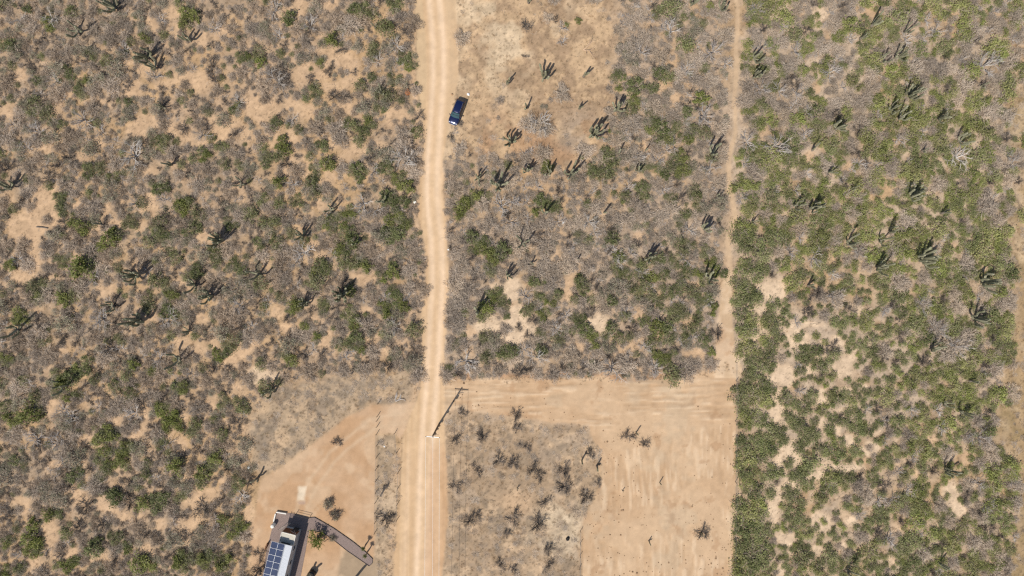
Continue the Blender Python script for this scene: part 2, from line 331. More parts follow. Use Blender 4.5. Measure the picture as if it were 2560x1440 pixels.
SAND = {    # bare patches: x y rx ry (p = paler)
 'A': "127 10 5 5,131 24 4 6,112 20 5 6,165 26 8 4,110 54 9 5,140 58 14 4,148 64 8 5,163 92 7 6,172 95 9 7,110 92 8 6,54 57 6 4,12 56 7 5,42 50 8 3,5 82 6 5,51 72 4 3,68 74 6 5,42 82 6 4,30 112 8 5,105 100 5 7,138 100 8 5,150 108 6 4,188 80 6 8,92 47 6 3,100 98 5 4,72 108 5 4,85 128 6 4,60 118 6 4,110 130 6 5,128 97 5 4,178 100 9 6,165 105 6 4,78 78 4 4,100 68 6 6,150 30 5 5,122 62 7 4",
 'B': "22 10 6 4,40 3 10 3,55 2 7 4,30 10 5 5,60 44 11 8,55 38 6 6,70 48 7 5,60 65 9 4,50 57 6 4,32 58 5 5,12 80 7 5,2 85 7 6,35 83 8 5,65 80 7 5,58 108 9 4,72 110 8 5,80 112 5 4,26 78 5 5,50 138 6 4,30 118 6 4,25 128 5 4,68 118 6 4,100 88 4 6,70 60 6 4,40 50 5 4,12 100 4 4,26 104 4 6,108 88 6 5,36 128 5 5,55 132 4 4,93 108 5 4",
 'C': "95 57 8 3,112 68 3 6,122 75 4 6,148 96 5 2,100 110 3 5,98 135 4 3",
 'D': "40 12 4 5p,25 8 4 4,77 10 7 3,140 8 3 3,36 65 3 4,31 118 4 4,62 126 5 4",
 'E': "35 5 10 8,35 18 9 8,25 12 7 6,15 22 8 6,30 25 8 6,15 32 7 6,62 12 8 4,78 13 6 5,87 22 5 5,24 40 6 12,25 55 5 10,15 63 7 5,80 53 6 5,80 72 7 8,38 66 6 3,27 88 5 4,105 10 5 6,115 15 6 5,112 5 5 4,105 28 5 5,148 97 5 5,136 113 6 4,160 115 3 8,180 120 8 6,175 128 8 4,185 117 6 5,190 115 5 5,148 50 3 4,115 98 4 8,102 59 5 5,60 50 5 4,150 33 4 4,155 35 4 4,48 120 4 4,184 9 2 8,148 118 5 4,100 50 4 4,72 30 4 3,5 5 5 5,135 72 4 4",
 'F': "50 10 5 4,80 32 6 3,90 40 5 4,84 68 6 4,50 50 5 4,24 101 6 5,45 95 6 3,80 88 4 3,88 108 6 8,52 112 5 5,45 120 5 3,95 121 7 4,55 106 4 4,5 138 9 5p,185 72 7 5p,178 98 11 4p,188 104 9 6p,170 100 5 4p,160 103 5 4,190 82 5 5,42 40 5 4,30 30 4 4,75 65 4 4,15 90 4 4,160 118 4 5",
 'G': "0 73 7 7p,5 95 8 8p,10 103 9 6p,2 108 6 6p,43 72 4 8,40 78 4 4,68 100 8 6p,62 97 5 5p,95 94 4 7,105 88 4 3,108 78 4 3,138 75 4 7,133 100 6 5,85 118 5 3,95 115 3 5,50 115 4 4,112 108 2 4,58 78 3 3,100 76 5 2,138 122 8 4,80 79 3 3,188 77 5 9p,187 90 5 6p,183 98 3 5p,190 105 4 4p,182 108 4 4p,52 60 4 6,33 45 3 3,95 33 4 3",
 'H': "3 78 8 10p,6 90 7 5p,18 105 5 8p,22 110 6 5p,40 120 3 6p,52 112 4 4p,56 131 7 7p,64 126 4 4p,10 138 9 7p,35 134 8 3p,48 133 6 3p,28 128 4 4p,104 74 4 4,138 40 4 2,30 100 8 2p,68 88 5 4",
 'I': "42 17 6 5,45 20 6 4,110 30 4 12,107 40 8 6,112 46 6 5,62 42 7 3,63 53 3 4,60 60 4 4,80 47 7 2,138 26 3 6,125 36 6 3,135 45 5 5,42 62 8 3,55 80 8 5,60 85 9 6,80 90 7 6,95 100 13 4,90 98 7 4,120 105 5 5,140 106 11 8,138 118 6 5,145 80 8 3,155 85 10 4,130 85 5 4,160 83 6 4,20 94 5 4,18 88 8 4,35 107 5 4,38 115 5 8,25 133 5 4,30 138 7 5,53 127 6 4,75 130 8 3,78 132 6 4,110 125 4 5,145 90 7 4,170 72 5 4,188 100 4 11,190 110 4 11,140 72 6 2,188 35 7 4,180 50 7 3,168 30 4 3,178 6 6 5,160 10 4 9,190 130 4 8,85 27 8 4,115 78 6 3,65 72 4 4",
 'L': "6 15 5 9p,12 25 6 5p,40 10 4 6p,58 6 5 3p,72 3 3 3p,42 30 4 6p,45 38 3 5p,58 20 6 2p,52 36 3 7p,60 44 4 4p,75 50 6 3p,78 46 4 3p,15 48 8 5p,20 54 7 6p,55 62 13 3p,40 68 9 3p,12 58 6 5p,18 77 7 4p,3 97 4 6p,8 82 4 5p,40 105 7 6p,13 116 6 4p,62 103 4 3p,58 122 3 5,72 122 2 6,138 82 5 7p,142 94 6 4p,112 67 4 3,97 64 2 4,148 57 4 5,98 108 4 3,36 125 3 4,28 60 6 3p,3 22 3 6p,85 17 4 2,82 36 3 2,122 42 3 4,92 132 4 3,10 140 4 4,2 134 3 4",
}
TUFTY = {   # grey twig shrubs that show as one round body
 'C': "38 70 8,38 31 5,10 20 6,27 13 5,85 37 8,106 80 8,92 118 8,55 113 8,20 95 9,12 92 8,26 96 8,98 56 6,125 56 7,150 60 7,160 12 6,112 42 8,100 28 7,95 12 6,140 46 8",
 'D': "23 6 7,50 18 7,10 30 8,150 33 9,60 75 8,103 100 7,30 60 7,52 78 7,142 74 7,14 86 7,155 45 7,62 108 7,118 108 6,20 46 7",
 'F': "150 72 9,153 82 9,150 92 9,152 100 7,155 54 8,150 62 8,115 58 8,115 72 7,118 45 7,145 88 5",
 'G': "20 60 7,5 42 8,40 55 8,30 68 8,70 60 7,56 58 7,120 12 7,100 16 8,112 18 7,88 20 8,62 12 7,50 24 7,130 135 9,150 130 7,0 125 8,45 123 8,62 132 8,85 130 9,98 60 6,110 57 6,10 54 8",
 'H': "8 45 7,25 28 8,68 5 7,52 80 9,68 82 5,105 22 9,95 43 7,70 43 8,100 68 9,150 55 9,140 75 8,165 10 10,172 22 9,128 102 10,142 114 11,136 122 9,118 84 8,88 89 5,88 120 8,150 108 9,40 78 7,118 64 7,60 50 6",
 'L': "103 95 6,75 85 8,130 92 7,106 80 6,118 128 8,150 76 7,160 60 7,165 45 8,158 28 7,150 40 6,135 52 7,70 115 7,82 112 6,140 135 8,155 120 8,162 100 7,108 6 5,128 20 6,124 66 5,60 128 6,98 66 5,165 120 7",
 'B': "45 95 8,60 97 9,63 104 8,66 73 6,110 110 8,115 118 9,38 107 6,26 90 6,70 18 10,60 14 8,80 14 8,17 52 7,20 62 8,108 12 7,52 20 6,30 22 6,92 44 6,62 86 6,110 100 8,30 128 7,118 130 7,10 96 7",
}


def unpack(d, n=3):
    out = []
    for t, s in d.items():
        ox, oy = TILES[t]
        for e in s.split(','):
            e = e.strip()
            fl = ''
            if e[-1].isalpha():
                fl, e = e[-1], e[:-1]
            q = [float(a) for a in e.split()]
            out.append((ox + q[0] * 10 / 3, oy + q[1] * 10 / 3, *[a * 10 / 3 for a in q[2:]], fl))
    return out


GREENS, THICKS, WHITES, DARKS, SANDS, TUFTS = map(unpack, (GREEN, THICK, WHITE, KDARK, SAND, TUFTY))

# cacti: base x, base y (photo pixels), number of arms, height in metres
CACTI = [(290, 20, 9, 4.2), (200, 82, 4, 4.2), (373, 145, 8, 4.8), (393, 172, 5, 3.8), (477, 103, 5, 3.8), (430, 412, 3, 3.6), (30, 470, 6, 4.0), (605, 462, 4, 3.2),
 (955, 236, 5, 2.6), (1322, 8, 2, 3.0), (1360, 194, 6, 4.6), (1459, 192, 2, 3.3), (1267, 210, 3, 2.8), (1318, 270, 2, 3.4), (1448, 273, 3, 2.8), (1484, 338, 14, 4.2), (1276, 355, 9, 4.0),
 (1543, 277, 6, 4.3), (1777, 386, 5, 4.8), (1597, 428, 3, 3.6), (1547, 383, 1, 3.0), (1614, 376, 1, 2.6), (1195, 447, 6, 3.2), (1245, 466, 9, 4.8), (1320, 428, 7, 3.4),
 (1376, 432, 7, 3.2), (1428, 438, 7, 4.2), (1800, 27, 7, 4.0), (1730, 12, 5, 3.4), (1887, 190, 10, 3.6), (1882, 148, 5, 3.6), (2177, 67, 3, 4.6), (2150, 97, 3, 3.4),
 (2263, 80, 4, 3.0), (2243, 146, 7, 4.0), (2205, 152, 4, 3.0), (2272, 240, 14, 4.0), (2225, 275, 8, 3.2), (2248, 296, 4, 4.0), (2088, 323, 7, 4.0), (2345, 297, 7, 3.4),
 (2395, 353, 4, 3.8), (2030, 376, 2, 3.2), (2303, 378, 2, 2.4), (2127, 474, 3, 2.8), (2278, 490, 12, 4.0), (2448, 216, 3, 2.6), (1988, 514, 4, 3.4), (2032, 522, 7, 4.4), (2352, 533, 2, 3.4),
 (2118, 611, 5, 3.8), (2222, 578, 3, 3.8), (2198, 602, 4, 3.2), (2192, 668, 7, 4.2), (2302, 648, 12, 5.0), (2453, 706, 8, 4.8), (2432, 797, 9, 4.6), (2325, 873, 5, 3.6), (2422, 952, 2, 3.2),
 (2020, 714, 2, 3.4), (2403, 1032, 5, 3.6), (2362, 1174, 6, 4.0), (2343, 1406, 3, 3.8), (2115, 1424, 2, 4.0), (1308, 608, 4, 4.0), (1509, 532, 1, 3.2), (1624, 646, 7, 4.2), (1760, 574, 5, 4.0),
 (1772, 697, 4, 4.4), (1362, 536, 2, 4.4), (1328, 658, 2, 2.4), (1445, 648, 1, 2.2), (1790, 494, 2, 3.2), (344, 692, 9, 4.8), (350, 800, 10, 5.0), (549, 602, 11, 4.4), (528, 740, 9, 4.2), (489, 712, 5, 3.8),
 (48, 824, 4, 4.4), (452, 898, 4, 4.4), (285, 764, 4, 3.6), (260, 562, 2, 2.8), (163, 964, 4, 4.2), (757, 590, 6, 4.2), (855, 738, 14, 4.4), (765, 756, 9, 3.2), (828, 526, 4, 3.4),
 (680, 974, 6, 4.0), (1268, 688, 5, 3.4), (1195, 778, 2, 5.2), (648, 686, 4, 3.8), (888, 606, 3, 3.0), (960, 500, 4, 3.2), (646, 1194, 2, 3.4), (473, 828, 6, 2.4), (1880, 555, 3, 2.8),
 (2070, 430, 3, 3.0), (1648, 800, 2, 2.0), (1590, 1081, 1, 2.2), (1649, 1206, 1, 1.7), (1556, 1226, 2, 1.1), (1622, 1352, 2, 1.6), (1752, 1331, 1, 1.9), (1492, 1165, 2, 2.6), (1455, 1150, 1, 2.9),
 (785, 1428, 2, 4.1), (886, 1446, 1, 4.4), (1293, 1220, 3, 1.3), (940, 70, 2, 2.4), (408, 268, 6, 2.4), (2360, 1010, 4, 2.6), (1180, 235 - 500 + 1000, 2, 1.1)]
CACTI = CACTI[:-1]

# ------------------------------------------------------------------ ground: one grid, split into road, lot, yard ... by what lies where
CELL = 0.25
GX0, GX1, GY0, GY1 = -104.0, 104.0, -62.0, 62.0
nx, ny = int((GX1 - GX0) / CELL) + 1, int((GY1 - GY0) / CELL) + 1
gx = np.linspace(GX0, GX1, nx)
gy = np.linspace(GY0, GY1, ny)
X, Y = np.meshgrid(gx, gy)
PX, PY = 1280 + X / S, 720 - Y / S


def vnoise(sx, sy, seed, wx=0, wy=0):
    """smooth value noise with cells of sx by sy metres, 0..1"""
    r = np.random.default_rng(seed)
    u, v = np.clip((X + wx - GX0) / sx, 0, None), np.clip((Y + wy - GY0) / sy, 0, None)
    iu, iv = u.astype(int), v.astype(int)
    fu, fv = u - iu, v - iv
    fu, fv = fu * fu * (3 - 2 * fu), fv * fv * (3 - 2 * fv)
    g = r.random((iv.max() + 2, iu.max() + 2))
    return (g[iv, iu] * (1 - fu) + g[iv, iu + 1] * fu) * (1 - fv) + (g[iv + 1, iu] * (1 - fu) + g[iv + 1, iu + 1] * fu) * fv


def fbm(s, seed, octs=4, ratio=1.0):
    a, t, w = 0, 0, 1.0
    for i in range(octs):
        a = a + w * vnoise(s / 2 ** i * ratio, s / 2 ** i, seed + i)
        t += w
        w *= 0.62
    return a / t


def sst(a, b, x):
    t = np.clip((x - a) / (b - a), 0, 1)
    return t * t * (3 - 2 * t)


WX = (fbm(3.0, 1, 4) - .5) * 26      # pixel warp for ragged edges
WY = (fbm(3.0, 21, 4) - .5) * 26
QX, QY = PX + WX, PY + WY


def poly_sd(poly, x, y):
    """signed distance (positive inside) to polygon, pixels"""
    d = np.full(x.shape, 1e9)
    ins = np.zeros(x.shape, bool)
    n = len(poly)
    for i in range(n):
        ax, ay = poly[i]; bx, by = poly[(i + 1) % n]
        ex, ey = bx - ax, by - ay
        t = np.clip(((x - ax) * ex + (y - ay) * ey) / (ex * ex + ey * ey), 0, 1)
        d = np.minimum(d, (x - ax - t * ex) ** 2 + (y - ay - t * ey) ** 2)
        if ay != by:
            c = ((ay > y) != (by > y)) & (x < ex * (y - ay) / ey + ax)
            ins ^= c
    d = np.sqrt(d)
    return np.where(ins, d, -d)


LOT = [(1105, 952), (1200, 946), (1300, 941), (1400, 946), (1500, 942), (1560, 953), (1650, 948), (1750, 932), (1800, 920), (1838, 915), (1844, 1000), (1841, 1200), (1838, 1600), (1450, 1600), (1452, 1330),
       (1478, 1260), (1508, 1200), (1502, 1130), (1470, 1066), (1380, 1056), (1300, 1046), (1200, 1032), (1140, 1022), (1118, 1034), (1105, 1060)]
YARD = [(1040, 1008), (930, 1013), (862, 1046), (800, 1098), (720, 1158), (650, 1200), (640, 1290), (622, 1345), (640, 1450), (640, 1600), (940, 1600), (940, 1085), (990, 1086), (1000, 1100)]
MOWN = [(628, 1010), (700, 962), (850, 940), (1000, 932), (1050, 950), (1040, 1004), (930, 1010), (860, 1044), (798, 1096), (718, 1156), (650, 1196), (622, 1150)]
SWLOT = [(1112, 1030), (1140, 1024), (1200, 1034), (1300, 1048), (1380, 1058), (1468, 1068), (1500, 1130), (1504, 1200), (1476, 1260), (1450, 1330), (1450, 1600), (1105, 1600)]
STRIP = [(942, 1086), (988, 1086), (998, 1200), (992, 1330), (985, 1600), (900, 1600), (830, 1600), (850, 1395), (870, 1372), (935, 1400)]
OPEN = [(1120, -100), (1545, -100), (1545, 80), (1530, 190), (1528, 290), (1500, 400), (1420, 420), (1290, 400), (1125, 390)]
RIGHTEDGE = [(2640, 215), (2545, 225), (2512, 262), (2530, 330), (2562, 400), (2540, 500), (2525, 560), (2520, 640), (2545, 720), (2530, 850), (2530, 900), (2495, 960), (2478, 1080), (2535, 1140), (2548, 1300), (2510, 1460), (2500, 1600), (2640, 1600)]
road_y = [-150, 0, 100, 200, 300, 400, 480, 540, 600, 700, 800, 900, 960, 1000, 1040, 1100, 1200, 1300, 1440, 1600]
road_l = [1036, 1036, 1040, 1040, 1054, 1056, 1047, 1044, 1058, 1064, 1051, 1053, 1052, 1040, 1025, 1005, 1000, 992, 982, 975]
road_r = [1140, 1140, 1143, 1146, 1124, 1108, 1106, 1112, 1118, 1121, 1116, 1110, 1108, 1110, 1110, 1114, 1117, 1120, 1105, 1100]
road_c = [1083, 1084, 1093, 1094, 1087, 1080, 1078, 1082, 1089, 1092, 1086, 1081, 1077, 1074, 1070, 1066, 1060, 1058, 1052, 1048]
trail_y = [-150, 0, 60, 100, 200, 300, 340, 400, 480, 540, 560, 600, 680, 720, 800, 880, 920, 960]
trail_l = [1839, 1837, 1839, 1837, 1833, 1831, 1831, 1814, 1816, 1830, 1828, 1812, 1816, 1803, 1793, 1788, 1784, 1790]
trail_r = [1851, 1849, 1851, 1848, 1845, 1842, 1842, 1828, 1831, 1845, 1840, 1828, 1832, 1830, 1832, 1840, 1858, 1850]

rl = np.interp(PY, road_y, road_l); rr = np.interp(PY, road_y, road_r); rc = np.interp(PY, road_y, road_c)
Wsmall = WX * 0.28
m_road = sst(-4, 4, np.minimum(PX + Wsmall - rl, rr - PX - Wsmall))
tl = np.interp(PY, trail_y, trail_l); tr_ = np.interp(PY, trail_y, trail_r)
m_trail = sst(-3, 4, np.minimum(PX + Wsmall * 1.2 - tl, tr_ - PX - Wsmall * 1.2)) * (PY < 945) * (0.85 + 0.15 * sst(650, 730, PY))
sd_lot = poly_sd(LOT, PX + WX * .35, PY + WY * .5); m_lot = sst(-5, 5, sd_lot)
sd_yard = poly_sd(YARD, PX + WX * .25, PY + WY * .25); m_yard = sst(-5, 5, sd_yard)
sd_mown = poly_sd(MOWN, QX, QY); m_mown = sst(-14, 14, sd_mown)
sd_sw = poly_sd(SWLOT, PX + WX * .4, PY + WY * .4); m_sw = sst(-9, 9, sd_sw + (fbm(1.2, 61, 3) - .5) * 30 * (PX > 1300))
m_strip = sst(-5, 6, poly_sd(STRIP, PX + WX * .4, PY + WY * .4))
sd_open = poly_sd(OPEN, PX + WX * 2.4, PY + WY * 2.4); m_open = sst(-38, 38, sd_open)
m_edge = sst(-25, 25, poly_sd(RIGHTEDGE, PX + WX * 2, PY + WY * 2))
m_bare = np.maximum.reduce([m_road, m_trail, m_lot, m_yard])

m_sand = np.zeros_like(X); m_pale = np.zeros_like(X)
for (cx, cy, rx, ry, fl) in SANDS:
    rx, ry = (rx * 1.3, ry * 1.3) if fl == 'p' else (rx * 1.12, ry * 1.12)
    i0, i1 = np.searchsorted(gx, [(cx - rx * 2 - 30 - 1280) * S, (cx + rx * 2 + 30 - 1280) * S])
    j0, j1 = np.searchsorted(gy, [(720 - cy - ry * 2 - 30) * S, (720 - cy + ry * 2 + 30) * S])
    if i1 <= i0 or j1 <= j0: continue
    sl = (slice(j0, j1), slice(i0, i1))
    d = np.sqrt(((QX[sl] - cx) / rx) ** 2 + ((QY[sl] - cy) / ry) ** 2)
    v = sst(1.35, 0.7, d)
    m_sand[sl] = np.maximum(m_sand[sl], v)
    if fl == 'p': m_pale[sl] = np.maximum(m_pale[sl], v)

n_big, n_mid, n_fine, n_px = fbm(22, 100, 3), fbm(6, 110, 4), fbm(1.6, 120, 3), fbm(0.6, 130, 2)
right = sst(1790, 1850, PX)
left = sst(1060, 1040, PX)
lower_r = right * sst(620, 760, PY) * sst(2330, 2130, PX)


# ------------------------------------------------------------------ where every plant stands
rg = np.random.default_rng(99)
BIN = {}


def take(px, py, r):
    BIN.setdefault((int(px // 40), int(py // 40)), []).append((px, py, r))


def clash(px, py, r, k):
    bi, bj = int(px // 40), int(py // 40)
    for a in (-1, 0, 1):
        for b_ in (-1, 0, 1):
            for (x, y, q) in BIN.get((bi + a, bj + b_), ()):
                if (x - px) ** 2 + (y - py) ** 2 < ((r + q) * k) ** 2:
                    return True
    return False


def field(arr, px, py):
    x, y = (px - 1280) * S, (720 - py) * S
    return float(arr[int(np.clip((y - GY0) / CELL, 0, ny - 1)), int(np.clip((x - GX0) / CELL, 0, nx - 1))])


for c in CACTI: take(c[0], c[1], 6)
LOT_RECT = dict(house=(640, 1270, 800, 1600))

leafy = []       # px py r tone
for (x, y, r, fl) in GREENS:
    if x > 1280 and y > 480: r *= .84
    if r > 19 and rg.random() < .75:      # big patches are several crowns grown together
        a0 = rg.uniform(0, 6.28)
        for q in range(3):
            a = a0 + q * 2.1 + rg.normal(0, .3); d = r * rg.uniform(.4, .62)
            leafy.append((x + d * math.cos(a), y + d * math.sin(a), r * rg.uniform(.48, .7), fl if rg.random() < .6 else rg.choice(['', 'd', 'k'])))
    else:
        leafy.append((x, y, r, fl))
    take(x, y, r * .92)
thick = [(x, y, r, 'u' if fl == 'k' else ('t' if rg.random() < .4 else 'u')) for (x, y, r, fl) in THICKS]
thick = [t for t in thick if max(field(m_trail, t[0] - t[2] * .5, t[1]), field(m_trail, t[0], t[1])) < .2]
for t in thick: take(*t[:3])
for (x, y, r, fl) in WHITES + DARKS: take(x, y, r * .8)
twigs = [(x, y, r * 1.02) for (x, y, r, fl) in TUFTS]
for t in twigs: take(*t)

n_type = fbm(9, 600, 3)
m_sand_near = lambda px, py, r: max(field(m_sand, px + r, py), field(m_sand, px - r, py), field(m_sand, px, py + r), field(m_sand, px, py - r)) > .5
for n in range(34000):
    px, py = rg.uniform(-120, 2680), rg.uniform(-110, 1550)
    if 620 < px < 1000 and py > 1175 or 930 < px < 1112 and py > 1000: continue
    bare = max(field(m_bare, px, py), field(m_sw, px, py), field(m_strip, px, py), field(m_mown, px, py))
    if bare > .12: continue
    if 1770 < px < 1890 and py < 960 and max(field(m_trail, px + 14, py), field(m_trail, px - 14, py), field(m_trail, px + 8, py), field(m_trail, px - 8, py)) > .15: continue
    op_ = field(m_open, px, py)
    if op_ > rg.uniform(.08, .9) and rg.random() > (.03 if field(n_mid, px, py) > .52 else .004): continue
    sd = field(m_sand, px, py)
    if sd > .45 and rg.random() > .035: continue
    e = field(m_edge, px, py)
    if e > .5 and rg.random() > .03: continue
    dn = field(n_type, px, py)
    if px > 1846:
        low = field(lower_r, px, py)
        green_p = (.92 if low > .4 else .76 + .17 * (py > 520)) - (1.5 if py < 520 else .9) * max(0, dn - .52) - .30 * (px > 2440) - .18 * (py < 330 and px < 2150)
        r = rg.choice([rg.uniform(9, 15), rg.uniform(14, 26)])
        if 1855 < px < 2130 and 700 < py < 1290 and rg.random() < .45: continue
        if low > .3 or m_sand_near(px, py, r):
            if m_sand_near(px, py, r): r = rg.uniform(8, 11)
            if clash(px, py, r, .56): continue
        elif clash(px, py, r, .48): continue
        if rg.random() < green_p:
            thick.append((px, py, r, 'u' if rg.random() < (.72 if low > .3 else .3 + 1.2 * (field(n_mid, px, py) - .5)) else 't'))
        else:
            twigs.append((px, py, r * 1.15))
    else:
        r = rg.choice([rg.uniform(6, 11), rg.uniform(10, 18), rg.uniform(18, 29)], p=[.3, .4, .3])
        if px > 1100:
            kk = .53
        else:
            kk = (.62 if py < 520 and px > 380 else .50) + .3 * (dn - .5)
        if clash(px, py, r, kk): continue
        if px > 1500 and py > 250 and rg.random() < .22:
            leafy.append((px, py, r * .9, rg.choice(['d', '', 'd'])))
        elif px < 1060 and rg.random() < .20:
            leafy.append((px, py, r * .85, rg.choice(['d', 'd', ''])))
        else:
            twigs.append((px, py, r))
    take(px, py, r)


for n in range(16000):
    px, py = rg.uniform(-120, 1840), rg.uniform(-110, 1550)
    if px > 620 and py > 1000 or max(field(m_bare, px, py), field(m_mown, px, py)) > .12 or field(m_open, px, py) > rg.uniform(.05, .8) or field(m_sand, px, py) > .35: continue
    if 600 < px < 1000 and py > 1175: continue
    if 1760 < px and max(field(m_trail, px + 8, py), field(m_trail, px + 14, py), field(m_trail, px - 8, py)) > .15: continue
    sparse = 380 < px < 1100 and py < 520
    r = rg.uniform(6, 13)
    if rg.random() < (.45 if sparse else 1) and not clash(px, py, r, .50 if sparse else .45 + .3 * (field(n_type, px, py) - .5)):
        if rg.random() < .22: leafy.append((px, py, r, rg.choice(['d', '', 'd'])))
        else: twigs.append((px, py, r))
        take(px, py, r)

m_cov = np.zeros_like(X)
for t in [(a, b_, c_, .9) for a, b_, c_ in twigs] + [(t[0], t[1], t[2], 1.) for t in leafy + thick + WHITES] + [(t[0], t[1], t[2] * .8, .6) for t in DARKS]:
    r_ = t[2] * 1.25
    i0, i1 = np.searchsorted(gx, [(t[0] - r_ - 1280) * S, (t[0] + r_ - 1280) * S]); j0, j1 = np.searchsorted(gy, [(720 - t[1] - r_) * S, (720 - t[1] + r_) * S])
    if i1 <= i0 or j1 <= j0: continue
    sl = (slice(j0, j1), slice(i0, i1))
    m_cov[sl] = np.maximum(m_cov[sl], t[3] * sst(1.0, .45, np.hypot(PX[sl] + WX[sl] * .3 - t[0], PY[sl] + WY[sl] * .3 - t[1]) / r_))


def C(*c):
    return np.array(c, float)


def mixc(base, col, k):
    return base * (1 - k[..., None]) + col * k[..., None]


sand, pale, orange = C(.500, .350, .215), C(.585, .455, .315), C(.435, .290, .150)
litter, grey, drygr = C(.300, .232, .162), C(.325, .268, .205), C(.400, .298, .185)
red = C(.375, .225, .125)
col = np.broadcast_to(C(.41, .292, .185), X.shape + (3,)).copy()
# scrub floor: leaf litter, dry herbs and reddish grass between the bushes
col = mixc(col, litter, sst(.42, .62, n_mid) * .7)
col = mixc(col, orange, sst(.50, .66, fbm(9, 140, 4)) * (.65 * left + .45 * (1 - left)))
mid = (1 - left) * (1 - right)
col = mixc(col, C(.39, .305, .222), mid * sst(.40, .6, fbm(7, 150, 4)) * .8)
col = mixc(col, C(.43, .34, .245), right * sst(.3, .55, fbm(5, 160, 4)) * .9)
col = mixc(col, orange, sst(.52, .64, n_big) * .35)
col = mixc(col, sand, m_sand * (1 - .25 * (n_fine > .58)))
col = mixc(col, pale, np.maximum(m_pale, m_sand * lower_r) * .85)
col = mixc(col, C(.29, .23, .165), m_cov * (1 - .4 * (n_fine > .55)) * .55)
# open dry-grass ground beside the parked car
op = mixc(np.broadcast_to(C(.475, .34, .205), col.shape).copy(), C(.305, .215, .135), sst(.40, .57, .65 * fbm(4.5, 170, 5) + .35 * fbm(1.3, 175, 3)) * .9)
op = mixc(op, C(.55, .435, .29), sst(.50, .62, fbm(8, 180, 4)) * sst(1500, 1330, PX) * sst(330, 150, PY) * .8)
op = mixc(op, red, sst(.47, .6, fbm(6, 190, 4)) * sst(200, 380, PY) * .55)
op = mixc(op, C(.38, .30, .22), sst(90, 10, np.hypot(PX - 1455, (PY - 350) * .8)) * sst(.35, .55, n_mid) * .8)
col = col * (1 - m_open[..., None]) + op * m_open[..., None]
mown = mixc(np.broadcast_to(C(.37, .28, .185), col.shape).copy(), C(.46, .335, .21), sst(.50, .64, fbm(3.5, 200, 5)) * .8)
mown = mixc(mown, C(.20, .165, .125), sst(.49, .60, fbm(1.8, 210, 4)) * .65)
col = col * (1 - m_mown[..., None]) + mown * m_mown[..., None]
sw = mixc(np.broadcast_to(C(.475, .35, .225), col.shape).copy(), C(.32, .235, .152), sst(.38, .53, .6 * fbm(4.2, 227, 4) + .4 * fbm(1.5, 225, 3)) * .9)
sw = mixc(sw, C(.355, .275, .195), sst(.54, .64, .6 * fbm(5, 230, 4) + .4 * fbm(1.4, 235, 3)) * .7)
sw = mixc(sw, C(.225, .18, .13), sst(.54, .64, fbm(1.7, 236, 4)) * .55)
sw = mixc(sw, C(.56, .455, .315), sst(110, 30, np.hypot(PX - 1400, PY - 1325)) * .7 * sst(.3, .5, n_mid))
sw = mixc(sw, sand * 1.05, sst(60, 20, np.hypot(PX - 1290, (PY - 1255) * 1.4)) * .6)
col = col * (1 - m_sw[..., None]) + sw * m_sw[..., None]
st = mixc(np.broadcast_to(C(.33, .25, .165), col.shape).copy(), C(.46, .345, .225), sst(.50, .62, fbm(3, 240, 4)) * .8)
st = mixc(st, C(.50, .385, .26), sst(22, 8, np.abs(PY - 1262)) * .7)
ed = mixc(np.broadcast_to(C(.335, .24, .135), col.shape).copy(), C(.265, .195, .10), sst(.42, .6, fbm(3, 250, 5)) * .8)
ed = mixc(ed, C(.46, .35, .22), sst(.55, .66, fbm(6, 255, 4)) * .7)
col = col * (1 - m_edge[..., None]) + ed * m_edge[..., None]
# reddish dry weeds along the upper edge of the cleared band
weed = sst(26, 4, np.abs(PY - np.interp(PX, [1110, 1500, 1650, 1840], [944, 938, 940, 916]) - 4)) * (PX > 1115) * (PX < 1840)
col = mixc(col, red, weed * sst(.42, .56, fbm(2.5, 260, 4)) * .8)
# bare lot scraped by a grader
wav = (fbm(12, 307, 2) - .5) * 1.8
hstreak = .5 * vnoise(4.5, .6, 300, 0, wav) + .5 * vnoise(2.2, .32, 301, 0, wav)
vstreak = .5 * vnoise(.65, 4, 302, wav, 0) + .5 * vnoise(.34, 2.2, 303, wav, 0)
hstreak = .5 + (hstreak - .5) * (.5 + 1.0 * sst(.38, .6, fbm(6, 305, 3)))
vstreak = .5 + (vstreak - .5) * (.25 + 1.1 * sst(.42, .62, fbm(5, 306, 3)))
wband = sst(1085, 1040, PY + (n_mid - .5) * 60)
streak = hstreak * wband + vstreak * (1 - wband)
lot = mixc(np.broadcast_to(C(.51, .365, .228), col.shape).copy(), C(.45, .305, .18), sst(.42, .62, fbm(9, 310, 4)) * .6)
lot = mixc(lot, C(.62, .475, .32), sst(.57, .78, streak) * .55)
lot = mixc(lot, C(.40, .265, .15), sst(.42, .22, streak) * .4)
lot = mixc(lot, C(.36, .225, .125), sst(.64, .72, fbm(2.6, 320, 4)) * .55)
lot = mixc(lot, C(.45, .37, .26), sst(.58, .68, fbm(7, 330, 4)) * .3)
col = col * (1 - m_lot[..., None]) + lot * m_lot[..., None]
yard = mixc(np.broadcast_to(C(.475, .325, .20), col.shape).copy(), C(.415, .262, .145), sst(.44, .60, fbm(11, 340, 4)) * .8)
yard = mixc(yard, C(.53, .395, .26), sst(.52, .64, fbm(5, 350, 4)) * .5)
yard = mixc(yard, C(.54, .415, .285), sst(60, 160, PX - 860 - .0 * PY) * sst(1130, 1030, PY) * .6)
drv = np.full(X.shape, 1e9)
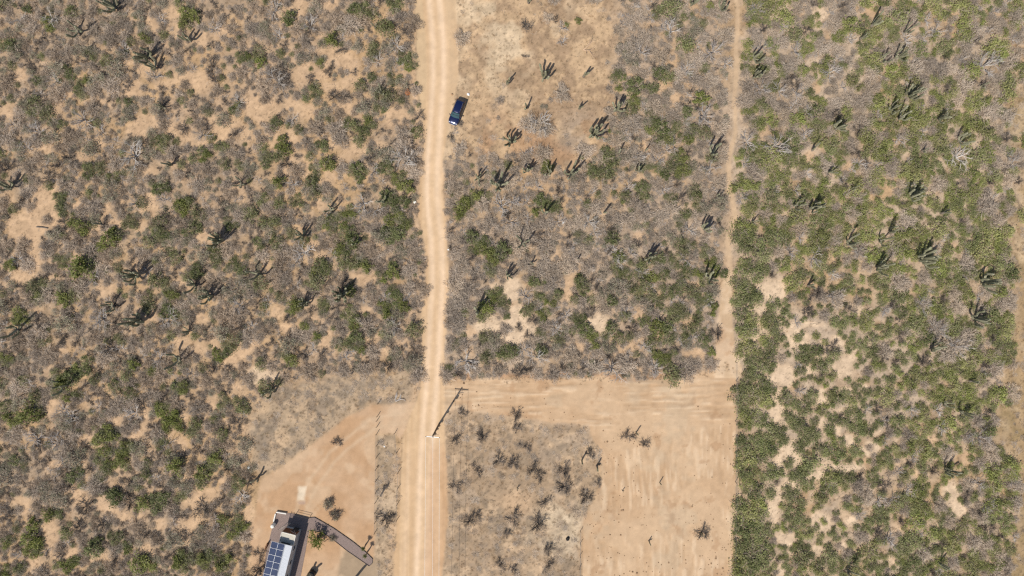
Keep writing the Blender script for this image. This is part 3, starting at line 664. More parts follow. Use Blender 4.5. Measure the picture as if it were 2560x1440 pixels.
for (a, b_) in (((1060, 1030), (930, 1062)), ((930, 1062), (830, 1140)), ((830, 1140), (775, 1225)), ((775, 1225), (752, 1278))):
    ex, ey = b_[0] - a[0], b_[1] - a[1]
    t = np.clip(((PX + WX * .4 - a[0]) * ex + (PY + WY * .4 - a[1]) * ey) / (ex * ex + ey * ey), 0, 1)
    drv = np.minimum(drv, np.hypot(PX + WX * .4 - a[0] - t * ex, PY + WY * .4 - a[1] - t * ey))
yard = mixc(yard, C(.53, .40, .265), np.exp(-((drv - 12) / 5) ** 2) * .5)
wp = sst(4, -4, np.maximum(np.abs(PX + WX * .6 - 757 - (1237 - PY) * .08) - 9, np.abs(PY + WY * .6 - 1234) - 18))
yard = mixc(yard, C(.64, .55, .41), wp * .85)
yard = mixc(yard, C(.36, .27, .22), sst(13, 6, np.hypot(PX + WX * .4 - 757, (PY - 1257) * 2)) * .6)
col = col * (1 - m_yard[..., None]) + yard * m_yard[..., None]
ms2 = m_strip * (1 - m_road)
col = col * (1 - ms2[..., None]) + st * ms2[..., None]
# footpath
path = mixc(np.broadcast_to(C(.50, .365, .23), col.shape).copy(), C(.42, .27, .16), sst(70, 20, np.hypot((PX - 1812) * 1.5, PY - 850)) * .7 * sst(.35, .6, n_mid))
path = mixc(path, pale, sst(640, 740, PY) * sst(.4, .6, n_fine) * .5)
col = col * (1 - m_trail[..., None]) + path * m_trail[..., None]
# the dirt road: pale wheel tracks, tan loose sand at the sides
rs = .5 * vnoise(.5, 26, 400) + .5 * vnoise(.3, 14, 401)
off = PX - rc
trk = np.exp(-((off + 11) / 7.5) ** 2) + np.exp(-((off - 15) / 8.5) ** 2)
trk += .8 * np.exp(-((off - 34) / 8) ** 2) * sst(1080, 1160, PY) * .6 + .8 * np.exp(-((off + 42) / 7) ** 2) * sst(1080, 1160, PY) * .5
rd = mixc(np.broadcast_to(C(.545, .388, .232), col.shape).copy(), C(.475, .32, .18), sst(.45, .65, rs) * .55)
rd = mixc(rd, C(.50, .372, .225), sst(-24, -32, off) * sst(330, 250, PY) * .8)
rd = mixc(rd, C(.50, .365, .225), sst(25, 33, off) * sst(380, 300, PY) * (.6 + .4 * (n_mid > .48)))
rd = mixc(rd, C(.69, .525, .36), np.clip(trk, 0, 1) * (.6 + .4 * rs))
rd = mixc(rd, C(.46, .29, .165), sst(6, 20, PX - np.interp(PY, [1100, 1440], [1062, 1048])) * sst(1090, 1140, PY) * (.35 + .45 * rs))
rd = mixc(rd, C(.43, .275, .15), np.exp(-((PX - np.interp(PY, [1100, 1200, 1290, 1440], [1100, 1100, 1120, 1108])) / 5) ** 2) * sst(1150, 1200, PY) * .6)
col = col * (1 - m_road[..., None]) + rd * m_road[..., None]
shoulder = sst(48, 14, PX - rr + WX * .6) * (PX > rr - 6) * (PY < 400) * (PY > -200) * (1 - m_road)
col = mixc(col, C(.53, .40, .255), shoulder * sst(.30, .46, n_mid) * .85)
ls = sst(30, 4, rl - PX) * (PX < rl) * (1 - m_road)
col = mixc(col, sand, ls * sst(.42, .58, n_mid) * .7)

# fine grain
rough_k = 1 - .55 * m_bare
col *= (1 + (n_px - .5)[..., None] * .42 * rough_k[..., None])
col *= (1 + (n_fine - .5)[..., None] * .40 * rough_k[..., None])
spk = RNG.random(X.shape)
col *= (1 - (.28 * (spk > .93) * (1 - m_bare))[..., None])
col *= C(1.0, .962, .945)
col = np.clip(col, .02, .8)

# relief
Z = (n_mid - .5) * .16 * (1 - m_bare) + (n_fine - .5) * .10 * (1 - .7 * m_bare) + (n_px - .5) * .05 * (1 - .6 * m_bare)
Z += m_lot * ((streak - .5) * .13 + (n_fine - .5) * .05)
Z += m_road * (-.06 + (rs - .5) * .05 - .035 * np.clip(trk, 0, 1))
berm = np.exp(-((PX + Wsmall - rl + 3) / 4) ** 2) + np.exp(-((PX + Wsmall - rr - 3) / 4) ** 2)
Z += .09 * berm * (PY < 1000)
edge_f = np.minimum(np.minimum(X - GX0, GX1 - X), np.minimum(Y - GY0, GY1 - Y))
Z *= sst(0, 4, edge_f)
PAD_POLY = [(692, 1279), (716, 1282), (741, 1285), (774, 1294), (787, 1293), (834, 1320), (884, 1355), (917, 1382), (932, 1397), (931, 1408), (923, 1415), (912, 1407), (867, 1376), (837, 1352), (806, 1331), (774, 1325),
            (769, 1345), (765, 1372), (758, 1408), (752, 1440), (744, 1480), (700, 1640), (600, 1640), (640, 1500), (657, 1430), (666, 1379), (674, 1346), (681, 1318), (686, 1300)]
m_pad = sst(-12, -4, poly_sd(PAD_POLY, PX, PY))
Z = Z * (1 - m_pad) - .02 * m_pad


def ground_z(x, y):
    i = int(np.clip(round((x - GX0) / CELL), 0, nx - 1)); j = int(np.clip(round((y - GY0) / CELL), 0, ny - 1))
    return float(Z[j, i])


gm = bpy.data.materials.new('desert_soil')
gm.use_nodes = True
nt = gm.node_tree
b = nt.nodes['Principled BSDF']
b.inputs['Roughness'].default_value = .95
b.inputs['Specular IOR Level'].default_value = .1
at = nt.nodes.new('ShaderNodeAttribute'); at.attribute_name = 'soil'
tc = nt.nodes.new('ShaderNodeTexCoord')
n1 = nt.nodes.new('ShaderNodeTexNoise'); n1.inputs['Scale'].default_value = 3.5; n1.inputs['Detail'].default_value = 6; n1.inputs['Roughness'].default_value = .7
nt.links.new(tc.outputs['Object'], n1.inputs['Vector'])
mr = nt.nodes.new('ShaderNodeMapRange'); mr.inputs['From Min'].default_value = .3; mr.inputs['From Max'].default_value = .7
mr.inputs['To Min'].default_value = .82; mr.inputs['To Max'].default_value = 1.18
nt.links.new(n1.outputs['Fac'], mr.inputs['Value'])
gr_ = nt.nodes.new('ShaderNodeMix'); gr_.inputs['A'].default_value = 1.0
nt.links.new(at.outputs['Alpha'], gr_.inputs['Factor']); nt.links.new(mr.outputs[0], gr_.inputs['B'])
vm = nt.nodes.new('ShaderNodeVectorMath'); vm.operation = 'SCALE'
nt.links.new(at.outputs['Color'], vm.inputs[0]); nt.links.new(gr_.outputs['Result'], vm.inputs['Scale'])
nt.links.new(vm.outputs[0], b.inputs['Base Color'])
bp = nt.nodes.new('ShaderNodeBump'); bp.inputs['Distance'].default_value = .06; nt.links.new(at.outputs['Alpha'], bp.inputs['Strength'])
nt.links.new(n1.outputs['Fac'], bp.inputs['Height']); nt.links.new(bp.outputs[0], b.inputs['Normal'])

VERT = np.stack([X.ravel(), Y.ravel(), Z.ravel()], 1)
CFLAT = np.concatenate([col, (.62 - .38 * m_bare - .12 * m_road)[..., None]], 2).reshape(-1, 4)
ii, jj = np.meshgrid(np.arange(nx - 1), np.arange(ny - 1))
q0 = (jj * nx + ii)
QUADS = np.stack([q0, q0 + 1, q0 + nx + 1, q0 + nx], -1).reshape(-1, 4)
cls = np.zeros(X.shape, int)
cls[m_yard > .5] = 3
cls[m_lot > .5] = 2
cls[m_trail > .3] = 4
cls[(m_mown > .5) & (m_yard <= .5)] = 5
cls[(m_sw > .5) & (m_lot <= .5)] = 6
cls[m_road > .5] = 1
qc = cls[:-1, :-1].ravel()
for cid, name, lab in ((0, 'ground', 'sandy scrubland soil with dry litter and reddish grass'), (1, 'dirt_road', 'pale graded dirt road with two wheel tracks'), (2, 'cleared_lot', 'bare scraped lot with grader streaks'),
                       (3, 'yard', 'reddish bare dirt yard around the small house'), (4, 'footpath', 'narrow sandy footpath along the fence line'), (5, 'mown_field', 'grey dry field of cut weeds above the yard'),
                       (6, 'grass_lot', 'patchy dry grass lot below the scraped band')):
    q = QUADS[qc == cid]
    used, inv = np.unique(q, return_inverse=True)
    v = VERT[used]; cc = CFLAT[used]; fq = [inv.reshape(-1, 4)]
    if cid == 0:      # plain ground out to the horizon round the detailed sheet
        F = 3000.0
        n0 = len(v)
        ext = [(GX0, GY0), (GX1, GY0), (GX1, GY1), (GX0, GY1), (-F, -F), (F, -F), (F, F), (-F, F)]
        v = np.concatenate([v, [(a, b_, 0) for a, b_ in ext]])
        cc = np.concatenate([cc, np.tile([[.38, .28, .18, .6]], (8, 1))])
        fq.append(np.array([(0, 4, 5, 1), (1, 5, 6, 2), (2, 6, 7, 3), (3, 7, 4, 0)]) + n0)
    me = mesh_np(name, v, fq, gm, smooth=True)
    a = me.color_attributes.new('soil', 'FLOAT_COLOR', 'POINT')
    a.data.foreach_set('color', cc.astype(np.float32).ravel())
    tag(link(name, me), lab, kind='structure')


# ------------------------------------------------------------------ labels
NUM = ['', 'one', 'two', 'three', 'four', 'five', 'six', 'seven', 'eight', 'nine', 'ten', 'eleven', 'twelve', 'thirteen', 'fourteen', 'fifteen', 'sixteen', 'seventeen', 'eighteen', 'nineteen', 'twenty']
ORD = ['', 'first', 'second', 'third', 'fourth', 'fifth', 'sixth', 'seventh', 'eighth', 'ninth', 'tenth']


def cell(px, py):
    c = ['far-left', 'left', 'left-of-road', 'right-of-road', 'left-of-path', 'right-of-path', 'far-right'][sum(px > a for a in (330, 700, 1075, 1460, 1845, 2200))]
    r = ['top', 'upper', 'middle', 'lower', 'bottom'][sum(py > a for a in (200, 480, 760, 1060))]
    return r + ' ' + c


def arms_word(n):
    return 'single-stem' if n == 1 else NUM[n] + '-armed'


_short = ['%s %s cactus' % (cell(c[0], c[1]), arms_word(c[2])) for c in CACTI]
LANDMARKS = [(c[0], c[1], 'the ' + n_) for c, n_ in zip(CACTI, _short) if _short.count(n_) == 1] + [
    (1143, 283, 'the parked car'), (1098, 1062, 'the utility pole'), (730, 1370, 'the small house'), (106, 569, 'the straight dark log'), (1019, 232, 'the red earth heap'),
    (1480, 120, 'the fallen tan branch'), (1320, 310, 'the large grey mound'), (1419, 1346, 'the black stone'), (757, 1235, 'the pale yard patch'), (622, 1172, 'the white scraps'),
    (1838, 1053, 'the upper fence post'), (1838, 1255, 'the lower fence post'), (1037, 505, 'the pale roadside stone'), (1408, 557, 'the small white stone'), (2505, 905, 'the bleached fallen trunk'),
    (10, 10, 'the top left corner'), (2550, 10, 'the top right corner'), (10, 1430, 'the bottom left corner'), (2550, 1430, 'the bottom right corner'), (1050, 960, 'the road junction'),
    (1812, 900, 'the wide path end'), (645, 1000, 'the cut field tip')]
PENDING = []


def place_label(look, px, py, o=None):
    """remember a look; finish_labels() adds what it stands beside and tells look-alikes apart"""
    d, lx, ly, nm = min((math.hypot(px - a, py - b_), a, b_, n_) for a, b_, n_ in LANDMARKS if (a, b_) != (px, py))
    k = int(round(math.atan2(-(py - ly), px - lx) / (math.pi / 4))) % 8
    dr = ['right of', 'upper-right of', 'above', 'upper-left of', 'left of', 'lower-left of', 'below', 'lower-right of'][k]
    ds = 'just ' if d < 55 else '' if d < 125 else 'well '
    return look, ds + dr + ' ' + nm


def finish_labels():
    by = {}
    for o, (look, rel), px, py in PENDING:
        by.setdefault((look, rel), []).append((px, py, o))
    for (look, rel), ms in by.items():
        n = len(ms)
        if n == 1:
            ms[0][2]['label'] = '%s %s' % (look, rel)
            continue
        wide = max(m[0] for m in ms) - min(m[0] for m in ms) >= max(m[1] for m in ms) - min(m[1] for m in ms)
        ms.sort(key=lambda m: m[0 if wide else 1])
        a, z = ('leftmost', 'rightmost') if wide else ('uppermost', 'lowest')
        for i, m in enumerate(ms):
            q = a if i == 0 else z if i == n - 1 else 'middle' if n == 3 else ORD[i + 1] + ('-from-left' if wide else '-from-top')
            m[2]['label'] = '%s of %s %ss %s' % (q, NUM[n], look, rel) if not look.endswith('bush') else '%s of %s %ses %s' % (q, NUM[n], look, rel)


# ------------------------------------------------------------------ plant meshes
def branch_geo(rng, n0, L0, r0, levels, kids, elev, shrink=.72, rshrink=.6, curl=.35, droop=0.0, base_r=.06, lean=None, sides=3):
    vs, fs = [], []
    ang = np.arange(sides) * 2 * np.pi / sides
    stack = []
    for i in range(n0):
        az = 2 * np.pi * (i + rng.random() * .9) / n0
        el = np.radians(rng.uniform(*elev))
        d = np.array([np.cos(az) * np.cos(el), np.sin(az) * np.cos(el), np.sin(el)])
        if lean is not None: d = d * .55 + lean
        stack.append((np.array([np.cos(az), np.sin(az), 0]) * base_r * rng.random(), d / np.linalg.norm(d), L0 * rng.uniform(.7, 1.25), r0 * rng.uniform(.8, 1.2), 0))
    while stack:
        p, d, L, r, lv = stack.pop()
        d2 = d + rng.normal(0, curl * .5, 3); d2 /= np.linalg.norm(d2)
        e = p + d2 * L
        if e[2] < .03: e[2] = .03 + rng.random() * .05
        dd = e - p; dd = dd / (np.linalg.norm(dd) + 1e-9)
        up = np.array([0, 0, 1.]) if abs(dd[2]) < .9 else np.array([1., 0, 0])
        a = np.cross(dd, up); a /= np.linalg.norm(a); b_ = np.cross(dd, a)
        n = len(vs) * sides * 2
        ring = np.outer(np.cos(ang), a) + np.outer(np.sin(ang), b_)
        r2 = r * (rshrink + .1) if lv < levels - 1 else r * .35
        vs.append(np.concatenate([p + ring * r, e + ring * r2]))
        fs.append([(n + j, n + (j + 1) % sides, n + sides + (j + 1) % sides, n + sides + j) for j in range(sides)])
        if lv < levels - 1:
            for c in range(kids):
                t = 1.0 if c == 0 else rng.uniform(.35, 1)
                nd = dd + rng.normal(0, .55, 3) * (1 if c else .6); nd[2] += .12 - droop * lv
                nd /= np.linalg.norm(nd)
                stack.append((p + (e - p) * t, nd, L * shrink * rng.uniform(.7, 1.2), r * rshrink * rng.uniform(.85, 1.1), lv + 1))
    return np.concatenate(vs), np.array([q for f in fs for q in f])


def fit(v, r=1.0, hmax=None):
    """scale plant points to crown radius r"""
    k = r / np.percentile(np.hypot(v[:, 0], v[:, 1]), 96)
    v = v * k
    if hmax is not None:
        h = np.percentile(v[:, 2], 98)
        if h > hmax: v[:, 2] *= hmax / h
    return v


def leaf_geo(rng, n, clumps, size, height, flat=.5, spread=.27):
    """leaves in clumps over a low dome of radius 1"""
    cs = []
    while len(cs) < clumps:
        x, y = rng.uniform(-1, 1, 2)
        rr_ = math.hypot(x, y)
        if rr_ > .85: continue
        if any(math.hypot(x - c[0], y - c[1]) < .22 for c in cs) and rng.random() < .7: continue
        cs.append((x, y, height * (1 - rr_ ** 2 * .8) * rng.uniform(.55, 1.1)))
    cs = np.array(cs)
    w = rng.uniform(.4, 1.4, clumps); w /= w.sum()
    k = rng.choice(clumps, n, p=w)
    cs_r = spread * rng.uniform(.6, 1.25, clumps)
    pos = cs[k] + rng.normal(0, 1, (n, 3)) * cs_r[k][:, None] * np.array([.8, .8, .6])
    pos[:, 2] = np.clip(pos[:, 2], .06, None)
    nrm = rng.normal(0, 1, (n, 3)); nrm[:, 2] = np.abs(nrm[:, 2]) + flat
    nrm /= np.linalg.norm(nrm, axis=1)[:, None]
    t = np.cross(nrm, rng.normal(0, 1, (n, 3))); t /= np.linalg.norm(t, axis=1)[:, None]
    b_ = np.cross(nrm, t)
    s = size * rng.uniform(.6, 1.4, n)[:, None]
    q = np.stack([pos + t * s, pos + b_ * s * .62, pos - t * s, pos - b_ * s * .62], 1).reshape(-1, 3)
    return q, np.arange(n * 4).reshape(-1, 4)


def two_mat(name, va, fa, ma, vb, fb, mb):
    v = np.concatenate([va, vb])
    idx = np.concatenate([np.zeros(len(fa), int), np.ones(len(fb), int)])
    return mesh_np(name, v, [fa, fb + len(va)], [ma, mb], idx)


def fuzz_geo(rng, n, length, width):
    """fine twigs pointing out of a low dome of radius 1"""
    az = rng.uniform(0, 2 * np.pi, n); el = np.arcsin(rng.uniform(.05, 1, n))
    d = np.stack([np.cos(az) * np.cos(el), np.sin(az) * np.cos(el), np.sin(el)], 1)
    lob = 1 + .22 * np.sin(3 * az + rng.uniform(0, 6)) + .15 * np.sin(5 * az + rng.uniform(0, 6))
    p = d * (rng.uniform(.15, 1, n) ** .6 * lob)[:, None] * [.9, .9, .62]
    t = d + rng.normal(0, .6, (n, 3)); t /= np.linalg.norm(t, axis=1)[:, None]
    w = np.cross(t, rng.normal(0, 1, (n, 3))); w /= np.linalg.norm(w, axis=1)[:, None]
    l = length * rng.uniform(.5, 1.4, n)[:, None]
    q = np.stack([p - t * l * .5 - w * width * .6, p - t * l * .5 + w * width * .6, p + t * l * .5 + w * width * .3, p + t * l * .5 - w * width * .3], 1).reshape(-1, 3)
    q[:, 2] = np.clip(q[:, 2], .02, None)
    return q, np.arange(n * 4).reshape(-1, 4)


# leafy kinds: (branches mesh, foliage mesh, joined mesh) variants
TONES = {'v': 'leaf_vivid', '': 'leaf_mid', 'd': 'leaf_dull', 'k': 'leaf_dark', 't': 'leaf_thicket', 'u': 'leaf_thicket_dark'}
LEAFY = {}
seed = 500
for tone, mname in TONES.items():
    LEAFY[tone] = []
    for k in range(4):
        seed += 1
        r = np.random.default_rng(seed)
        if tone in 'tu':
            lv, lf = leaf_geo(r, 600, 17, .072, .72, flat=.35, spread=.26)
            bv, bf = branch_geo(r, 7, .45, .016, 3, 3, (20, 70))
        elif tone == 'd':
            lv, lf = leaf_geo(r, 440, 14, .062, .7, spread=.28)
            bv, bf = branch_geo(r, 10, .5, .018, 3, 3, (25, 80))
        else:
            lv, lf = leaf_geo(r, 680, 13, .08, .8, flat=.5, spread=.25)
            bv, bf = branch_geo(r, 6, .5, .02, 3, 3, (25, 80))
        bv = fit(bv, .98, .85)
        zv, zf = fuzz_geo(r, 110 if tone in 'tu' else 330 if tone == 'd' else 190, .26, .02)  # loose grey twigs, merged into the same mesh as the leaves
        zv = zv * [1.12, 1.12, .8]
        LEAFY[tone].append((mesh_np('branches', bv, [bf], M['twig_grey']), two_mat('foliage_and_twigs', lv, lf, M[mname], zv, zf, M['twig_grey']),
                            two_mat('leafy_scrub', np.concatenate([bv, zv]), np.concatenate([bf, zf + len(bv)]), M['twig_grey'], lv, lf, M[mname])))
TWIG = []


for k in range(12):
    r = np.random.default_rng(700 + k)
    v, f = branch_geo(r, 9, .5, .018, 3, 3, (12, 80), shrink=.8, rshrink=.75, curl=.5)
    v = fit(v, .95, .7)
    v2, f2 = fuzz_geo(r, 1000, .24, .0185)
    TWIG.append(mesh_np('twigs', np.concatenate([v, v2]), [f, f2 + len(v)], M['twig_grey' if k < 5 else 'twig_brown' if k < 8 else 'twig_tan']))
PALE = []
for k in range(5):
    r = np.random.default_rng(730 + k)
    v, f = branch_geo(r, 5, .55, .045, 4, 3, (20, 65), shrink=.8, rshrink=.62, curl=.45)
    PALE.append(mesh_np('bare_branches', fit(v, 1, .95), [f], M['twig_pale']))
DARK = []
for k in range(6):
    r = np.random.default_rng(760 + k)
    v, f = branch_geo(r, 5, .5, .042, 4, 4, (20, 70), shrink=.74, rshrink=.64, curl=.55)
    v = fit(v, 1, 1.0)
    zv, zf = fuzz_geo(r, 260, .24, .017)
    DARK.append(two_mat('dark_branches', v, f, M['bark_dark'], zv * [.95, .95, .9], zf, M['twig_brown']))


# ------------------------------------------------------------------ planting
SIZE = lambda r: 'small' if r < 15 else ('mid-sized' if r < 21 else 'large')
TONE_WORD = {'v': 'bright green shrub', '': 'mid green shrub', 'd': 'dull sage shrub', 'k': 'dark green shrub', 't': 'yellowish green bush', 'u': 'dark olive bush'}
inframe = lambda t: -10 < t[0] < 2570 and -10 < t[1] < 1450


def split300(lst, n=300):
    s = sorted(lst, key=lambda t: -(t[2] if inframe(t) else 0))
    return [t for t in s[:n] if inframe(t)], [t for t in s[:n] if not inframe(t)] + s[n:]


def put(o, px, py, r, h_k=1.0, lift=.6):
    rad = r * S
    x, y = P(px, py, rad * lift)
    o.location = (x, y, ground_z(x, y) - .02)
    o.rotation_euler = (0, 0, rg.uniform(0, 6.283))
    o.scale = (rad * rg.uniform(.9, 1.12), rad * rg.uniform(.9, 1.12), rad * h_k)


rest = {'leafy': [], 'thick': [], 'twig': []}
ind, rest['leafy'] = split300(leafy)
for i, (px, py, r, tn) in enumerate(ind):
    br, fo, jo = LEAFY[tn][i % 4]
    o = link('leafy_shrub', None)
    put(o, px, py, r * 1.02, rg.uniform(.95, 1.3))
    link('branches', br, o); link('foliage_and_twigs', fo, o)
    PENDING.append((o, place_label(SIZE(r) + ' ' + TONE_WORD[tn], px, py), px, py)); tag(o, None, 'shrub', 'leafy green shrubs in the scrub')
ind, rest['thick'] = split300(thick)
for i, (px, py, r, tn) in enumerate(ind):
    br, fo, jo = LEAFY[tn][i % 4]
    o = link('thicket_bush', None)
    put(o, px, py, r, rg.uniform(.7, 1.1))
    link('branches', br, o); link('foliage_and_twigs', fo, o)
    PENDING.append((o, place_label(SIZE(r) + ' ' + TONE_WORD[tn], px, py), px, py)); tag(o, None, 'bush', 'green bushes of the right thicket')
twig_kind = lambda px: int(rg.choice([0, 1, 2, 3, 4, 5, 6, 7] if px < 1100 else [0, 1, 2, 3, 4, 8, 9, 10, 11, 8, 9, 10]))
ind, rest['twig'] = split300(twigs)
for i, (px, py, r) in enumerate(ind):
    k = twig_kind(px)
    o = link('twiggy_shrub', TWIG[k])
    put(o, px, py, r, rg.uniform(.7, 1.0), .4)
    PENDING.append((o, place_label(SIZE(r) + (' grey' if k < 5 else ' brown' if k < 8 else ' tan') + ' leafless shrub', px, py), px, py)); tag(o, None, 'shrub', 'leafless twiggy shrubs')
for i, (px, py, r, fl) in enumerate(WHITES):
    o = link('bleached_shrub', PALE[i % 5])
    put(o, px, py, r * 1.08, rg.uniform(.8, 1.1))
    PENDING.append((o, place_label(SIZE(r) + ' bleached bare shrub', px, py), px, py)); tag(o, None, 'shrub', 'bleached bare shrubs')
for i, (px, py, r, fl) in enumerate(DARKS):
    o = link('dark_bare_shrub', DARK[i % 6])
    put(o, px, py, r * 1.05, rg.uniform(.8, 1.15))
    PENDING.append((o, place_label(SIZE(r) + ' dark bare shrub', px, py), px, py)); tag(o, None, 'shrub', 'dark leafless shrubs')


# ------------------------------------------------------------------ scattered stuff (geometry nodes)
def scatter(name, meshes, pts, label):
    """pts: rows of x, y, z, rz, scale_xy, scale_z, tilt"""
    coll = bpy.data.collections.new(name + '_kinds')
    for i, me in enumerate(meshes):
        coll.objects.link(bpy.data.objects.new('%s_kind' % name, me))
    a = np.asarray(pts, np.float32)
    me = bpy.data.meshes.new(name)
    me.vertices.add(len(a)); me.vertices.foreach_set('co', a[:, :3].ravel())
    rot = np.zeros((len(a), 3), np.float32); rot[:, 2] = a[:, 3]; rot[:, 0] = a[:, 6]
    scl = np.stack([a[:, 4], a[:, 4], a[:, 5]], 1)
    for nm, d in (('rot', rot), ('scl', scl)):
        at_ = me.attributes.new(nm, 'FLOAT_VECTOR', 'POINT'); at_.data.foreach_set('vector', d.ravel())
    at_ = me.attributes.new('pick', 'INT', 'POINT'); at_.data.foreach_set('value', rg.integers(0, len(meshes), len(a)).astype(np.int32))
    ng = bpy.data.node_groups.new(name + '_nodes', 'GeometryNodeTree')
    ng.interface.new_socket('Geometry', in_out='INPUT', socket_type='NodeSocketGeometry')
    ng.interface.new_socket('Geometry', in_out='OUTPUT', socket_type='NodeSocketGeometry')
    N = ng.nodes
    gi, go = N.new('NodeGroupInput'), N.new('NodeGroupOutput')
    ci = N.new('GeometryNodeCollectionInfo')
    ci.inputs['Collection'].default_value = coll
    ci.inputs['Separate Children'].default_value = True
    ci.inputs['Reset Children'].default_value = True
    iop = N.new('GeometryNodeInstanceOnPoints')
    iop.inputs['Pick Instance'].default_value = True
    def attr(nm, ty):
        q = N.new('GeometryNodeInputNamedAttribute'); q.data_type = ty; q.inputs['Name'].default_value = nm
        return q.outputs['Attribute']
    e2r = N.new('FunctionNodeEulerToRotation')
    L = ng.links
    L.new(gi.outputs[0], iop.inputs['Points'])
    L.new(ci.outputs[0], iop.inputs['Instance'])
    L.new(attr('pick', 'INT'), iop.inputs['Instance Index'])
    L.new(attr('rot', 'FLOAT_VECTOR'), e2r.inputs[0]); L.new(e2r.outputs[0], iop.inputs['Rotation'])
    L.new(attr('scl', 'FLOAT_VECTOR'), iop.inputs['Scale'])
    L.new(iop.outputs[0], go.inputs[0])
    o = link(name, me)
    mod = o.modifiers.new('scatter', 'NODES'); mod.node_group = ng
    return tag(o, label, kind='stuff')


def rows(lst, lift=.5, hk=(.75, 1.1)):
    out = []
    for t in lst:
        rad = t[2] * S
        x, y = P(t[0], t[1], rad * lift)
        out.append((x, y, ground_z(x, y) - .02, rg.uniform(0, 6.28), rad, rad * rg.uniform(*hk), 0))
    return out


for tn in ('v', '', 'd', 'k'):
    sub = [t for t in rest['leafy'] if t[3] == tn]
    if sub:
        scatter('leafy_scrub', [q[2] for q in LEAFY[tn]], rows(sub), 'smaller %ss filling the scrub' % TONE_WORD[tn])
for tn in ('t', 'u'):
    sub = [t for t in rest['thick'] if t[3] == tn]
    if sub:
        scatter('thicket_undergrowth', [q[2] for q in LEAFY[tn]], rows(sub), '%ses massed in the right thicket' % TONE_WORD[tn])
scatter('leafless_scrub', TWIG[:8] + DARK[:2] + PALE[:1], rows([t for t in rest['twig'] if t[0] < 1100], .4), 'smaller grey and brown leafless shrubs left of the road')
scatter('leafless_scrub', TWIG[:5] + TWIG[8:] + DARK[2:3] + PALE[1:3], rows([t for t in rest['twig'] if t[0] >= 1100], .4), 'smaller grey and tan leafless shrubs right of the road')

# dry grass, twig litter, clods
GR = []
for k in range(6):
    r = np.random.default_rng(800 + k)
    v, f = branch_geo(r, 26, .9, .03, 1, 0, (10, 75), curl=.4, base_r=.5)
    GR.append(mesh_np('grass_tuft', fit(v, 1, .8), [f], M['grass'] if k < 4 else M['grass_red']))
LT = []
for k in range(4):
    r = np.random.default_rng(820 + k)
    v, f = branch_geo(r, 2, .6, .028, 3, 2, (2, 18), curl=.4, shrink=.7)
    LT.append(mesh_np('twig_litter', fit(v, 1, .2), [f], M['twig_grey'] if k < 2 else M['bark_dark']))
BR = []
for k in range(6):
    r = np.random.default_rng(860 + k)
    v, f = fuzz_geo(r, 240, .34, .022)
    BR.append(mesh_np('dry_brush', v * [1, 1, .45], [f], M['twig_tan' if k < 3 else 'twig_brown' if k < 5 else 'twig_grey']))
CL = []
for k in range(3):
    r = np.random.default_rng(840 + k)
    mb = MB(); mb.ball((0, 0, .15), 1, .6, 7, 4)
    v = np.array(mb.v); v *= (1 + r.normal(0, .16, (len(v), 1))); mb.v = [tuple(q) for q in v]
    CL.append(mb.mesh('clod', M['clod']))
gp, lp, cp = [], [], []
for n in range(46000):
    px, py = rg.uniform(-100, 2660), rg.uniform(-90, 1530)
    x, y = P(px, py)
    bare = max(field(m_bare, px, py), field(m_pad, px, py))
    if bare > .3:
        continue
    dry = max(field(m_open, px, py) * .7, field(m_mown, px, py), field(m_sw, px, py) * .8, field(m_strip, px, py) * (px < 1000), field(m_edge, px, py))
    sd = field(m_sand, px, py)
    if rg.random() < max(dry, .42) * (1 - .8 * sd) * (.35 + 1.3 * field(n_mid, px, py)):
        s = rg.uniform(.14, .42)
        gp.append((x, y, ground_z(x, y), rg.uniform(0, 6.28), s, s * rg.uniform(.4, .9), 0))
    elif rg.random() < .16:
        s = rg.uniform(.25, .8)
        lp.append((x, y, ground_z(x, y) + .02, rg.uniform(0, 6.28), s, s, 0))
for n in range(1300):
    px, py = rg.uniform(1110, 1840), rg.uniform(930, 1470)
    if field(m_lot, px, py) > .6 and field(n_big, px, py) + .5 * field(n_mid, px, py) > .66 + .28 * rg.random():
        x, y = P(px, py); s = rg.choice([rg.uniform(.05, .12), rg.uniform(.1, .2)], p=[.85, .15])
        cp.append((x, y, ground_z(x, y), rg.uniform(0, 6.28), s, s * .8, 0))
for n in range(260):      # weed line at the upper edge of the band
    px = rg.uniform(1120, 1835); py = np.interp(px, [1110, 1500, 1650, 1840], [946, 942, 944, 920]) + rg.normal(0, 7)
    x, y = P(px, py); s = rg.uniform(.15, .4)
    gp.append((x, y, ground_z(x, y), rg.uniform(0, 6.28), s, s * .6, 0))
bp_ = []
for n in range(9000):
    px, py = rg.uniform(-60, 2620), rg.uniform(-60, 1500)
    k = max(field(m_mown, px, py) * .9, field(m_sw, px, py) * (.25 + .75 * (field(n_mid, px, py) > .46)), field(m_strip, px, py) * (px < 1000), field(m_open, px, py) * .22 * (field(n_mid, px, py) > .5), field(m_edge, px, py) * .6,
            .5 * (abs(px - np.interp(py, road_y, road_r) - 26) < 24 and 380 < py < 930))
    if k > rg.random() and max(field(m_bare, px, py), field(m_pad, px, py)) < .15 and field(m_sand, px, py) < .5:
        x, y = P(px, py); s = rg.uniform(.3, 1.0)
        bp_.append((x, y, ground_z(x, y), rg.uniform(0, 6.28), s, s * rg.uniform(.5, 1), 0))
scatter('dry_brush', BR, bp_, 'low tangled dry brush on the cut field, verges and dry lot')
scatter('dry_grass', GR, gp, 'tufts of dry straw coloured and reddish grass on the soil')
scatter('twig_litter', LT, lp, 'fallen grey and dark twigs lying on the soil')
scatter('earth_clods', CL, cp, 'brown clods of earth on the scraped lot')

# ------------------------------------------------------------------ columnar cacti
CACT_VAR = {}


